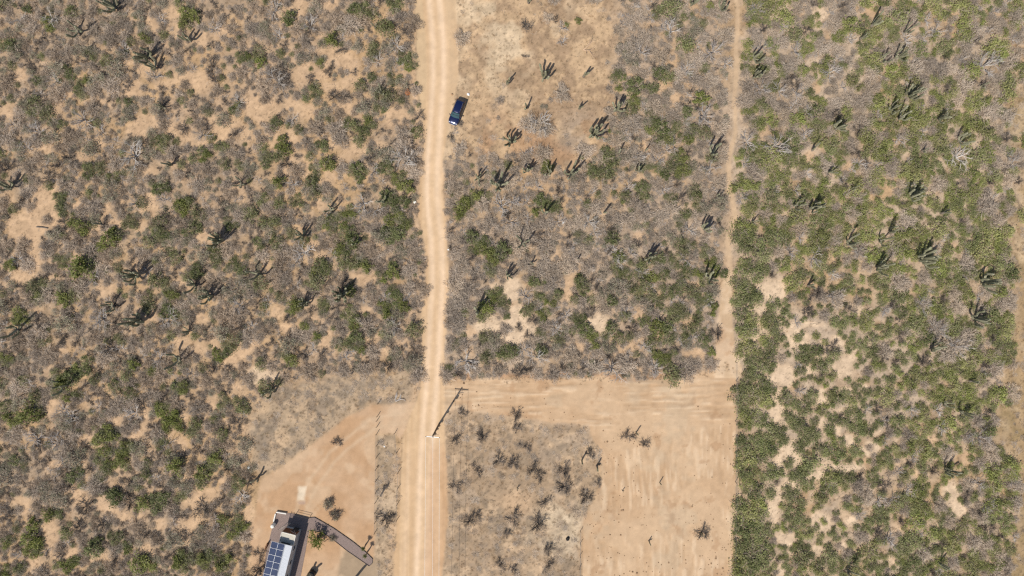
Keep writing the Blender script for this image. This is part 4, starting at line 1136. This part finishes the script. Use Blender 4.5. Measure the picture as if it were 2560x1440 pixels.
def cactus_parts(n, var):
    """trunk mesh and arm meshes for a cactus 1 m high"""
    key = (n, var)
    if key in CACT_VAR: return CACT_VAR[key]
    r = random.Random(n * 17 + var * 101)
    arms = []
    rad = .045 if n > 2 else .05
    trunk = MB()
    if n == 1:
        trunk.tube([(0, 0, -.02), (.01, 0, .3), (0, .015, .7), (.01, .01, .9), (.012, .012, .97), (.012, .012, 1.0)], [rad * .9, rad, rad, rad * .9, rad * .6, rad * .15], 12, True, .22)
        tm = trunk.mesh('trunk', M['cactus'])
    else:
        th = .2 if n > 2 else .35
        trunk.tube([(0, 0, -.02), (.01, .01, th * .6), (0, 0, th)], [rad * 1.5, rad * 1.35, rad * 1.1], 10, True, .12)
        tm = trunk.mesh('trunk', M['cactus_wood'])
        for i in range(n):
            az = 2 * math.pi * (i + r.uniform(-.25, .25)) / n + var
            inner = (i % 3 == 0 and n > 4)
            out = r.uniform(.02, .10) if inner else r.uniform(.16, .34) * (1 if n > 3 else .6)
            if i == 0 and n <= 3: out = .02
            top = r.uniform(.85, 1.0) if inner or i == 0 else r.uniform(.55, .95)
            z0 = th * r.uniform(.5, .95)
            bend = r.uniform(-.05, .05)
            c, s = math.cos(az), math.sin(az)
            pr = [(.0, z0), (out * .45, z0 + .05), (out * .85, z0 + .14), (out, z0 + .26), (out * 1.08 + bend, (z0 + .26 + top) / 2 + .05), (out * 1.16 + bend * 1.5, top - .05), (out * 1.17 + bend * 1.6, top - .015), (out * 1.17 + bend * 1.6, top)]
            ra = rad * r.uniform(.85, 1.1)
            arms.append(MB().tube([(a * c - .3 * bend * s, a * s + .3 * bend * c, z) for a, z in pr], [ra * .75, ra * .85, ra * .95, ra, ra, ra * .9, ra * .6, ra * .15], 12, True, .22).mesh('arm', M['cactus']))
    CACT_VAR[key] = (tm, arms)
    return CACT_VAR[key]


CNAMES = {(1484, 338): 'big many-armed cactus standing alone right of the large grey twig mound', (1360, 194): 'slim cactus with spread arms alone on the sandy clearing',
          (1276, 355): 'dense spreading cactus at the left foot of the large grey twig mound', (1245, 466): 'tall many-armed cactus with the longest shadow at the clearing lower edge',
          (1195, 778): 'tall two-stemmed cactus casting a long forked shadow over a green shrub', (2432, 797): 'cactus whose pale arms all lean right near the right edge',
          (785, 1428): 'forked cactus beside the black water tank at the bottom edge', (886, 1446): 'single-stem cactus at the bottom edge below the gravel path',
          (1590, 1081): 'lone cactus stump above the small bare shrubs on the scraped lot', (1649, 1206): 'lone short cactus stump in the middle of the scraped lot'}
for i, (px, py, n, h) in enumerate(CACTI):
    tm, arms = cactus_parts(n, i % 3)
    x, y = P(px, py)
    z = ground_z(x, y) - .03
    if n == 1:
        o = link('columnar_cactus', tm)
    else:
        o = link('columnar_cactus', None)
        link('trunk', tm, o)
        for a in arms: link('arm', a, o)
    o.location = (x, y, z)
    o.rotation_euler = (rg.normal(0, .06), rg.normal(0, .06), rg.uniform(0, 6.28))
    w = 1.0 + .25 * max(0, (3.5 - h) / 3.5)
    o.scale = (h * w, h * w, h)
    look = ('short ' if h < 2.7 else 'mid-height ' if h < 3.9 else 'tall ') + arms_word(n) + ' cactus'
    tag(o, CNAMES.get((px, py)), 'cactus', 'columnar cacti')
    if (px, py) not in CNAMES:
        if _short.count(_short[i]) == 1:
            rw, cl = cell(px, py).split()
            o['label'] = '%s columnar cactus in the %s %s part of the scrub' % (look.replace(' cactus', ''), rw, cl)
        else:
            PENDING.append((o, place_label(look, px, py), px, py))

# ------------------------------------------------------------------ dead wood lying about
for (px, py, L, ang, lab, mname) in ((1480, 120, 1.7, -.25, 'fallen tan branch lying on the dry grass above the lone forked cactus', 'bark_tan'),
                                     (2505, 905, 2.3, 2.0, 'bleached fallen trunk with splayed limbs near the right edge', 'twig_pale'),
                                     (1255, 352, 1.0, 2.7, 'short white dead limb beside the cactus left of the grey mound', 'twig_pale'),
                                     (965, 1215, 2.3, -1.05, 'twisted dark dead trunk lying in the grey verge strip', 'bark_dark'),
                                     (2080, 425, 1.8, .4, 'curved dark dead branch lying in the right thicket', 'bark_dark'),
                                     (1240, 560, 1.3, -.3, 'pale tan broken branch under the grey tree right of the road', 'bark_tan'),
                                     (1432, 632, 1.0, -.9, 'small tan broken branch among grey twigs left of a stump', 'bark_tan'),
                                     (1335, 445, 1.0, -.7, 'pale split branch on the soil below the dark cacti', 'bark_tan'),
                                     (1000, 985, 1.6, -1.0, 'thin pale fallen branch on the grey cut field near the road', 'twig_pale')):
    r = np.random.default_rng(int(px))
    v, f = branch_geo(r, 2, .7, .06, 3, 3, (3, 12), shrink=.7, rshrink=.62, curl=.35, lean=np.array([1.0, 0, .04]))
    v[:, 2] = np.abs(v[:, 2]) * .6 + .05
    o = link('fallen_branch', mesh_np('fallen_branch', v - [.9, 0, 0], [f], M[mname]))
    x, y = P(px, py)
    o.location = (x, y, ground_z(x, y)); o.rotation_euler = (0, 0, -ang); o.scale = (L, L, L)
    tag(o, lab, 'branch', 'dead branches on the ground')
lg = MB().tube([(-1.0, 0, .12), (0, .05, .13), (1.05, 0, .11)], [.11, .12, .10], 8).obj('charred_log', M['bark_dark'])
lg.location = (*P(106, 569), 0); lg.rotation_euler = (0, 0, -.12)
tag(lg, 'straight dark log lying on pale sand near the left edge', 'log')

# ------------------------------------------------------------------ parked car
paint = mat('dark_blue_car_paint', (0.008, 0.014, 0.062), .25, .3, coat=.8, spec=.5)
glass = mat('tinted_glass', (0.012, 0.016, 0.02), .08, 0, spec=.4)
wglass = mat('windscreen_glass', (0.02, 0.06, 0.062), .08, 0, spec=.8, coat=.6)
rubber = mat('tyre_rubber', (0.015, 0.015, 0.015), .9)
alloy = mat('alloy_wheel', (0.55, 0.55, 0.56), .35, .9)
chrome = mat('chrome_trim', (0.75, 0.75, 0.76), .18, 1.0)
lamp_w = mat('headlamp_glass', (0.75, 0.77, 0.8), .08, .3, spec=.9, coat=1.0)
lamp_r = mat('tail_lamp_glass', (0.35, 0.01, 0.01), .15, 0, spec=.8)
black = mat('black_plastic', (0.02, 0.02, 0.02), .6)
interior = mat('dark_seats', (0.04, 0.04, 0.045), .9)

car = empty('parked_car', *P(1143, 283), 0, math.radians(90 - 20.5 + 180))
# local: +x forward, width along y
secs = [  # x, half width, z bottom, z belt, z mid
    (-2.32, .62, .46, .86), (-2.22, .80, .36, .98), (-1.9, .90, .28, 1.02), (-1.3, .93, .24, 1.03), (-.3, .93, .24, 1.02), (.7, .93, .24, 1.01), (1.25, .92, .25, .98), (1.8, .89, .30, .90), (2.12, .82, .38, .80), (2.28, .66, .46, .68)]
body = MB()
prof = [(-1, .25), (-1.0, .62), (-.97, .88), (-.86, 1.0), (-.4, 1.03), (0, 1.04), (.4, 1.03), (.86, 1.0), (.97, .88), (1.0, .62), (1, .25), (.8, 0), (-.8, 0)]
for (x, w, zb, zt) in secs:
    for (py_, pz) in prof:
        body.v.append((x, py_ * w, zb + (zt - zb) * pz))
k = len(prof)
for i in range(len(secs) - 1):
    for j in range(k):
        j2 = (j + 1) % k
        body.f.append((i * k + j, (i + 1) * k + j, (i + 1) * k + j2, i * k + j2))
body.f.append(tuple(range(k)))
body.f.append(tuple((len(secs) - 1) * k + j for j in reversed(range(k))))
body.obj('body', paint, car, True)
# roof shell
roof = MB()
rs_ = [(-1.95, .60, 1.42), (-1.7, .66, 1.60), (-1.1, .69, 1.66), (-.3, .69, 1.67), (.12, .67, 1.63), (.28, .64, 1.57)]
for (x, w, z) in rs_:
    for q, dz in ((-1, -.05), (-.9, 0), (-.4, .035), (0, .045), (.4, .035), (.9, 0), (1, -.05)):
        roof.v.append((x, q * w, z + dz))
for i in range(len(rs_) - 1):
    for j in range(6):
        roof.f.append((i * 7 + j, (i + 1) * 7 + j, (i + 1) * 7 + j + 1, i * 7 + j + 1))
roof.obj('roof', paint, car, True)


def curved(a0, a1, b0, b1, bulge, name, m, n=6):
    """glass strip between lower edge a0-a1 and upper edge b0-b1, bulged outwards"""
    mb = MB()
    for t in range(4):
        u = t / 3
        p0 = Vector(a0).lerp(Vector(b0), u); p1 = Vector(a1).lerp(Vector(b1), u)
        for s_ in range(n + 1):
            w_ = s_ / n
            mb.v.append(tuple(p0.lerp(p1, w_) + Vector(bulge) * (4 * w_ * (1 - w_))))
    for t in range(3):
        for s_ in range(n):
            mb.f.append((t * (n + 1) + s_, t * (n + 1) + s_ + 1, (t + 1) * (n + 1) + s_ + 1, (t + 1) * (n + 1) + s_))
    return mb.obj(name, m, car, True)


curved((1.02, -.80, 1.02), (1.02, .80, 1.02), (.29, -.63, 1.53), (.29, .63, 1.53), (.10, 0, .03), 'windscreen', wglass)
curved((-2.12, -.70, 1.03), (-2.12, .70, 1.03), (-1.96, -.58, 1.37), (-1.96, .58, 1.37), (-.06, 0, 0), 'rear_window', glass)
for sd in (-1, 1):
    for (xa, xb, xc, xd) in ((-.1, .95, .22, -.1), (-1.1, -.16, -.16, -1.1), (-2.05, -1.16, -1.16, -1.9)):
        mb = MB()
        ztop = 1.55 if xa > -2 else 1.45
        mb.quad((xa, sd * .86, 1.02), (xb, sd * .86, 1.02), (xc, sd * .685, 1.54), (xd, sd * (.685 if xa > -2 else .66), ztop - .01))
        mb.obj('side_window', glass, car)
    mb = MB()   # pillars and roof rail
    mb.rod((1.0, sd * .83, 1.03), (.27, sd * .66, 1.57), .035)
    mb.rod((-2.1, sd * .78, 1.02), (-1.93, sd * .62, 1.42), .06)
    mb.rod((-.13, sd * .865, 1.02), (-.13, sd * .69, 1.57), .03)
    mb.rod((-1.13, sd * .865, 1.02), (-1.13, sd * .69, 1.57), .03)
    mb.obj('window_pillar', paint, car)
    MB().tube([(-1.7, sd * .60, 1.67), (-.9, sd * .62, 1.75), (.1, sd * .6, 1.70)], .022, 6).obj('roof_rail', chrome, car)
    mm = MB(); mm.box(.82, sd * 1.02, 1.07, .16, .22, .14, 0, .8); mm.box(.84, sd * .9, 1.03, .06, .14, .04); mm.obj('wing_mirror', paint, car)
    hl = MB(); hl.ball((2.0, sd * .63, .76), .17, .55, 10, 6); hl.obj('headlight', lamp_w, car, True)
    tl_ = MB(); tl_.box(-2.22, sd * .70, .85, .12, .2, .22, 0, .8); tl_.obj('tail_light', lamp_r, car)
    for wx in (1.42, -1.38):
        w = MB(); w.tube([(wx, sd * .74, .35), (wx, sd * .76, .35), (wx, sd * .93, .35), (wx, sd * .95, .35)], [.31, .35, .35, .31], 18)
        wo_ = w.obj('wheel', rubber, car, True)
        rm = MB(); rm.tube([(wx, sd * .90, .35), (wx, sd * .965, .35)], [.22, .2], 14); rm.obj('rim', alloy, wo_)
MB().box(2.27, 0, .52, .10, 1.15, .14).obj('front_bumper', chrome, car)
gr = MB()
for z in (.62, .67, .72): gr.box(2.24, 0, z, .08, .8, .025)
gr.obj('grille', chrome, car)
MB().box(2.335, 0, .52, .02, .42, .11).obj('number_plate', lamp_w, car)
cb = MB(); cb.rod((2.07, -.66, .83), (2.07, .66, .83), .02); cb.obj('bonnet_trim', chrome, car)
MB().box(1.05, 0, 1.035, .05, 1.3, .02).obj('wiper', black, car)
cab = MB(); cab.box(-.55, 0, 1.2, 2.6, 1.2, .3)
cab.obj('seats', interior, car)
tag(car, 'dark blue estate car parked on the sand just right of the dirt road', 'car')

# ------------------------------------------------------------------ utility pole and its cables
wood = mat('weathered_pole', (.16, .115, .08), .9, noise=.3, nscale=3)
steel = mat('galvanised_arm', (.72, .72, .70), .45, .2)
alu = mat('aluminium_cable', (.82, .80, .76), .5, .15)
porc = mat('brown_insulator', (.13, .06, .04), .3)
bx_, by_ = P(1098, 1060)
PH = 10.2
pole = empty('utility_pole', bx_, by_, 0, math.radians(-5))
MB().tube([(0, 0, -.3), (0, 0, PH * .5), (0, 0, PH)], [.17, .15, .115], 10).obj('pole', wood, pole)
MB().box(0, -.17, PH - .25, 2.35, .10, .12).obj('crossarm', steel, pole)
MB().rod((-.6, -.14, PH - .25), (0, -.1, PH - 1.0), .02).obj('arm_brace', steel, pole)
MB().rod((.6, -.14, PH - .25), (0, -.1, PH - 1.0), .02).obj('arm_brace', steel, pole)
ends = []
for ix in (-1.12, .05, 1.12):
    ins = MB(); ins.tube([(ix, -.17, PH - .19), (ix, -.17, PH - .14), (ix, -.17, PH - .1), (ix, -.17, PH - .03), (ix, -.17, PH + .02)], [.03, .06, .045, .06, .03], 8)
    ins.obj('insulator', porc, pole)
for hz, w_, h_ in ((PH - 2.4, .24, .8), (PH * .36, .2, .4), (1.0, .2, .5)):
    MB().tube([(.16, -.12, hz - h_ / 2), (.16, -.12, hz + h_ / 2)], w_ * .8, 8).obj('switch_box', wood, pole)
MB().box(.35, .0, PH - 1.35, 1.1, .06, .07).obj('lower_arm', wood, pole)
tag(pole, 'tall brown utility pole with a white crossarm standing on the road edge', 'utility pole')
rzp = math.radians(-5)
for ix, lab, dx in ((-1.12, 'left white cable running from the pole crossarm along the road', -.35), (.05, 'middle white cable running from the pole crossarm along the road', -.2), (1.12, 'right white cable running from the pole crossarm along the road', -.2)):
    sx = bx_ + ix * math.cos(rzp) - (-.17) * math.sin(rzp); sy = by_ + ix * math.sin(rzp) + (-.17) * math.cos(rzp)
    pts = []
    for t in range(13):
        u = t / 12
        pts.append((sx + (dx * 2.2) * u, sy - .02 - 66 * u, PH + .03 - 4 * .9 * u * (1 - u)))
    tag(MB().tube(pts, .019, 5).obj('power_cable', alu), lab, 'cable', 'power cables on the pole')

# ------------------------------------------------------------------ small house with solar roof
wallm = mat('grey_plaster', (.42, .41, .40), .85, noise=.12, nscale=2)
slabm = mat('pale_concrete', (.50, .46, .38), .9, noise=.18, nscale=2.5)
rust = mat('rusted_sheet', (.16, .072, .035), .8, noise=.4, nscale=2.5)
white = mat('white_corrugated', (.62, .63, .645), .4, spec=.4)
whitew = mat('whitewashed_block', (.76, .72, .64), .85, noise=.12, nscale=3)
pv = mat('solar_cells', (.030, .046, .098), .08, .0, spec=.5, noise=.25, nscale=2)
pvf = mat('panel_frame', (.55, .56, .57), .5, .3)
dark_m = mat('dark_metal', (.05, .045, .04), .7)
house = empty('small_house', *P(753.6, 1322.3), 0, math.radians(-14.0))
W, LEN = 2.5, 14.0
h1, h2, D1 = 3.2, 4.1, 1.62     # front roof, main roof, depth of the front part
lw = MB()
lw.box(-W / 2, -(D1 / 2 + .03), h1 / 2 - .05, W - .02, D1 - .06, h1 - .14)
lw.obj('porch_wall', wallm, house)
MB().box(-W / 2, -.02, h1 - 1.15, W, .05, 2.1).obj('rusted_front', rust, house)
br = MB(); br.rod((-1.35, .04, 2.0), (-.15, .04, 2.75), .03); br.rod((-.9, .04, 1.5), (-.15, .04, 2.75), .02); br.obj('diagonal_brace', steel, house)
MB().box(-W / 2, -D1 / 2 + .04, h1 - .03, W + .06, D1 + .04, .12).obj('front_roof', slabm, house)
par = MB()
par.box(-W, -D1 / 2, h1 + .09, .07, D1 - .1, .10); par.box(.0, -D1 / 2, h1 + .09, .07, D1 - .1, .10); par.box(-W / 2, .0, h1 + .09, W - .1, .07, .10)
par.obj('parapet', whitew, house)
up = MB()
up.box(-W / 2, -D1 - LEN / 2, h2 / 2 - .05, W, LEN, h2 - .1)
up.obj('wall', wallm, house)
MB().box(-W / 2, -D1 + .02, h1 + .42, 1.6, .04, .5).obj('upper_window', glass, house)
MB().box(-.75, .0, 1.0, .9, .06, 2.0).obj('door', dark_m, house)
for k in range(5):
    yy = -2.6 - k * 2.6
    wf = MB()
    for dz, dy, sy, sz in ((.6, 0, 1.1, .07), (-.6, 0, 1.1, .07), (0, .52, .07, 1.2), (0, -.52, .07, 1.2)):
        wf.box(.02, yy + dy, 2.2 + dz, .09, sy, sz)
    fo = wf.obj('window', whitew, house)
    MB().box(.012, yy, 2.2, .04, 1.0, 1.16).obj('pane', glass, fo)
# corrugated roof: ridges run across the roof
rf = MB()
ncor = int(LEN / .12)
x0, x1 = -W - .35, .05
for i in range(ncor * 2 + 1):
    y = -D1 + .05 - i * .06
    z = h2 + (.035 if i % 2 else 0)
    rf.v += [(x0, y, z + .06), (x1, y, z), (x0, y, z + .035), (x1, y, z - .025)]
for i in range(ncor * 2):
    a, c_ = i * 4, (i + 1) * 4
    rf.f += [(a, a + 1, c_ + 1, c_), (a + 2, c_ + 2, c_ + 3, a + 3), (a + 1, a + 3, c_ + 3, c_ + 1), (a, c_, c_ + 2, a + 2)]
rf.f += [(0, 2, 3, 1), tuple(ncor * 8 + q for q in (0, 1, 3, 2))]
rf.obj('corrugated_roof', white, house)
rail = MB()
for xx in (-W - .30, -2.2, -1.4):
    rail.box(xx + .02, -D1 - .1 - 5.2, h2 + .13, .05, 10.6, .06)
    for yy in np.arange(-D1 - .3, -D1 - 10.4, -1.6): rail.box(xx + .02, yy, h2 + .06, .05, .05, .1)
rail.obj('panel_rail', pvf, house)
pw, pl = 1.16, 1.13
for i in range(9):
    for j in range(2):
        cx, cy = -3.55 + pw / 2 + j * (pw + .015), -D1 + .1 - pl / 2 - i * (pl + .015)
        fr = MB().box(cx, cy, h2 + .19, pw, pl, .04).obj('solar_panel', pvf, house)
        MB().box(cx, cy, h2 + .209, pw - .035, pl - .035, .012).obj('cell_sheet', pv, fr)
tag(house, 'narrow grey house with blue solar panels and white corrugated roof', 'house')

# gravel apron round the house and its kerb
gravel = mat('mauve_gravel', (.225, .168, .145), .95, noise=.28, nscale=7, bump=.6)
gv = [(*P(a, b_), .035) for a, b_ in PAD_POLY]
gmb = MB(); gmb.v = gv + [(a, b_, -.1) for a, b_, _ in gv]
n = len(gv)
gmb.f = [tuple(reversed(range(n)))] + [(i, (i + 1) % n, n + (i + 1) % n, n + i) for i in range(n)]
go_ = gmb.obj('gravel_apron', gravel)
tag(go_, 'mauve gravel apron round the house with a curved path tail', kind='structure')
kerb = empty('garden_edging', *P(787, 1293))
kx, ky = P(787, 1293)
edge_pts = [PAD_POLY[i] for i in range(3, 16)]
kn = 0
for (a, b_) in zip(edge_pts[:-1], edge_pts[1:]):
    xa, ya = P(*a); xb, yb = P(*b_)
    L = math.hypot(xb - xa, yb - ya); m_ = max(1, round(L / .8))
    for q in range(m_):
        u = (q + .5) / m_
        MB().box(xa + (xb - xa) * u - kx, ya + (yb - ya) * u - ky, .05, L / m_ - .03, .05, .16, math.atan2(yb - ya, xb - xa)).obj('edging_board', dark_m, kerb)
tag(kerb, 'dark low edging boards lining the mauve gravel path', 'edging')
# low white walls
lwall = empty('low_wall', *P(692, 1279), 0)
ox, oy = P(692, 1279)
for (a, b_, hh) in (((692, 1279), (717, 1283), .4), ((690, 1283), (685, 1304), .35)):
    xa, ya = P(*a); xb, yb = P(*b_)
    MB().box((xa + xb) / 2 - ox, (ya + yb) / 2 - oy, hh / 2, math.hypot(xb - xa, yb - ya), .18, hh, math.atan2(yb - ya, xb - xa)).obj('wall_segment', whitew, lwall)
tag(lwall, 'low white corner wall at the upper left of the gravel apron', 'wall')
gate = empty('gate_rail', *P(758, 1288), 0, math.radians(-14))
g = MB(); g.rod((-1.25, 0, 1.05), (1.25, 0, 1.05), .035); g.rod((-1.25, 0, .45), (1.25, 0, .45), .03); g.obj('rail', dark_m, gate)
for xx in (-1.25, 1.25): MB().rod((xx, 0, 0), (xx, 0, 1.1), .045).obj('post', dark_m, gate)
tag(gate, 'dark metal rail at the top end of the gravel apron', 'railing')
tank = MB().tube([(0, 0, 0), (0, 0, .9), (0, 0, 1.15), (0, 0, 1.25)], [.36, .36, .3, .12], 16).obj('white_tank', whitew)
tank.location = (*P(686, 1311), .035)
tag(tank, 'white upright tank at the left edge of the gravel apron', 'tank')
lad = empty('leaning_ladder', *P(724, 1306), .03, math.radians(-14))
for sx_ in (-.28, .28): MB().rod((sx_ , 0, 0), (sx_ - .6, -.42, 3.35), .04).obj('rail', slabm, lad)
for k in range(8):
    u = (k + .6) / 8.4
    MB().rod((-.28 - .6 * u, -.42 * u, 3.35 * u), (.28 - .6 * u, -.42 * u, 3.35 * u), .025).obj('rung', slabm, lad)
tag(lad, 'pale ladder leaning on the front corner of the house', 'ladder')
pl_ = MB().box(0, 0, .45, 1.15, .12, .9).box(.1, .12, .3, .8, .1, .6).obj('rusty_panel', rust)
pl_.location = (*P(669, 1363), .03); pl_.rotation_euler = (0, 0, math.radians(66))
tag(pl_, 'dark rust coloured sheets standing on edge left of the house', 'metal sheets')
tb = MB(); tb.tube([(0, 0, 0), (0, 0, 1.0), (0, 0, 1.2), (0, 0, 1.3), (0, 0, 1.4)], [.68, .68, .5, .22, .2], 18)
tb = tb.obj('water_tank', mat('black_polyethylene', (.018, .018, .02), .5), None, False)
tb.location = (*P(781, 1433), 0)
tag(tb, 'black round water tank on the yard at the bottom edge', 'tank')

# palo verde, yuccas and yard trees
pvt = empty('yard_tree', *P(794, 1342))
r = np.random.default_rng(901)
leafy_y = mat('yellow_green_leaves', (.16, .185, .035), .6, noise=.35, nscale=2, trans=.3)
v, f = branch_geo(r, 4, .9, .05, 4, 3, (35, 75), shrink=.75)
link('trunk', mesh_np('trunk', fit(v, 1.55, 2.4), [f], M['bark_dark']), pvt)
v, f = leaf_geo(r, 520, 12, .085, 1.25, spread=.22)
link('crown', mesh_np('crown', v * [1.6, 1.6, 1.7] + [0, 0, .35], [f], leafy_y), pvt)
tag(pvt, 'yellow-green leafy tree beside the mauve gravel path', 'tree')
for (px, py, hh, lab) in ((914, 1362, 2.0, 'small round-headed yucca on the left above the gravel path tail'), (919, 1379, 2.2, 'small round-headed yucca at the very tip of the gravel path')):
    yc = empty('yucca', *P(px, py))
    MB().tube([(0, 0, 0), (.06, 0, hh * .5), (-.02, .03, hh)], [.14, .11, .11], 8).obj('trunk', M['cactus_wood'], yc)
    r = np.random.default_rng(px)
    n_ = 170
    d = r.normal(0, 1, (n_, 3)); d /= np.linalg.norm(d, axis=1)[:, None]; d[:, 2] = d[:, 2] * .8 + .15
    t = np.cross(d, r.normal(0, 1, (n_, 3))); t /= np.linalg.norm(t, axis=1)[:, None]
    c0 = np.array([-.02, .03, hh])
    tri = np.stack([c0 + t * .05, c0 - t * .05, c0 + d * .52], 1).reshape(-1, 3)
    link('crown', mesh_np('crown', tri, [np.arange(n_ * 3).reshape(-1, 3)], M['leaf_mid']), yc)
    tag(yc, lab, 'yucca', 'yuccas by the gravel path')
for i, (px, py, rr_, tone, lab) in enumerate(((822, 1258, 18, '', 'small crooked tree with sparse leaves on the bare red yard'), (838, 1288, 15, 'd', 'small grey-green shrub above the curved gravel path'),
                                             (838, 1106, 12, '', 'thin bare forked sapling on the bare red yard near the cut field'), (648, 1420, 24, '', 'bare branching tree left of the solar panels'),
                                             (833, 1345, 12, 'd', 'thin pale shrub overhanging the gravel path beside the leafy tree'))):
    o = link('yard_shrub', DARK[i % 6])
    x, y = P(px, py)
    o.location = (x, y, 0); o.rotation_euler = (0, 0, 1.1 * i); k = rr_ * S; o.scale = (k, k, k * 1.2)
    if tone == 'd' or i == 0:
        link('foliage_and_twigs', LEAFY['d'][i % 4][1], o).scale = (.8, .8, .9)
    tag(o, lab, 'small tree' if i in (0, 3) else 'shrub')

# ------------------------------------------------------------------ fences
postm = mat('fence_wood', (.20, .15, .11), .9, noise=.3, nscale=5)
wire = mat('fence_wire', (.35, .33, .31), .5, .6)


def fence(line, step, label, hh=1.25):
    x0, y0 = P(*line[0])
    root = empty('wire_fence', x0, y0)
    pts = []
    for (a, b_) in zip(line[:-1], line[1:]):
        m_ = max(1, round(math.hypot(b_[0] - a[0], b_[1] - a[1]) / step))
        for q in range(m_): pts.append((a[0] + (b_[0] - a[0]) * q / m_, a[1] + (b_[1] - a[1]) * q / m_))
    pts.append(line[-1])
    pp = [P(*q) for q in pts]
    me = MB().tube([(0, 0, -.2), (.01, 0, hh * .6), (0, .02, hh)], [.055, .05, .045], 6).mesh('post', postm)
    for (x, y) in pp:
        o = link('post', me, root); o.location = (x - x0, y - y0, ground_z(x, y)); o.rotation_euler = (rg.normal(0, .04), rg.normal(0, .04), rg.uniform(0, 6))
    for z in (.4, .75, 1.1):
        MB().tube([(x - x0, y - y0, z) for x, y in pp], .008, 4).obj('wire', wire, root)
    tag(root, label, 'fence', 'wire fences on thin posts')


fence([(1838, 905), (1841, 1000), (1838, 1053), (1838, 1255), (1834, 1450)], 50, 'post and wire fence between the scraped lot and the right thicket')
for (px, py, lab) in ((946, 1008, 'uppermost of the four wooden posts across the drive mouth'), (944, 1040, 'second wooden post from the top across the drive mouth'),
                      (943, 1051, 'third wooden post from the top across the drive mouth'), (943, 1066, 'lowest of the four wooden posts across the drive mouth')):
    o = MB().tube([(0, 0, -.1), (.01, 0, .8), (0, .02, 1.3)], [.06, .055, .05], 6).obj('gate_post', postm)
    x, y = P(px, py); o.location = (x, y, ground_z(x, y)); tag(o, lab, 'post', 'wooden posts across the drive mouth')
fence([(942, 1085), (940, 1230), (938, 1330)], 27, 'post and wire fence on the yard side of the grey verge strip')
fence([(988, 1082), (996, 1180), (992, 1300)], 44, 'post and wire fence on the road side of the grey verge strip')
fence([(1451, 1327), (1449, 1450)], 30, 'post and wire fence between the dry grass lot and scraped lot')

# ------------------------------------------------------------------ small things lying about
litter_w = mat('white_litter', (.85, .85, .83), .6)


def lump(name, px, py, sz, m, lab, cat, hk=.7, seed_=1):
    r = np.random.default_rng(seed_)
    mb = MB().ball((0, 0, sz * hk * .5), sz, hk, 8, 5)
    vv = np.array(mb.v) * (1 + r.normal(0, .12, (len(mb.v), 1))); mb.v = [tuple(q) for q in vv]
    o = mb.obj(name, m)
    x, y = P(px, py); o.location = (x, y, ground_z(x, y))
    return tag(o, lab, cat)


lump('white_bag', 1171, 236, .26, litter_w, 'small white bag on the sand above the parked car', 'bag', .8, 3)
lump('earth_heap', 1019, 232, .6, mat('red_earth', (.34, .14, .06), .95, noise=.3, nscale=3), 'heap of red earth at the left road edge', 'earth heap', .7, 4)
lump('red_stone', 1130, 236, .22, M['clod'], 'small reddish stone between road and parked car', 'stone', .6, 5)
lump('white_scrap', 622, 1169, .24, litter_w, 'larger white scrap at the upper left corner of the yard', 'litter', .5, 6)
lump('white_scrap', 628, 1177, .13, litter_w, 'smaller white scrap at the upper left corner of the yard', 'litter', .5, 7)
lump('white_scrap', 961, 1116, .15, litter_w, 'white scrap lying in the grey verge strip', 'litter', .5, 8)
lump('white_scrap', 1121, 624, .15, litter_w, 'white scrap at the right road edge beside brown weeds', 'litter', .5, 9)
lump('dark_stone', 1419, 1346, .36, mat('charred_stone', (.03, .027, .025), .9), 'black stone on the pale patch of the dry grass lot', 'stone', .9, 10)
lump('white_stone', 1408, 557, .22, litter_w, 'small white stone among grey twigs between road and footpath', 'stone', .6, 11)
lump('pale_stone', 1037, 505, .3, whitew, 'pale stone on the left edge of the dirt road', 'stone', .6, 12)

finish_labels()
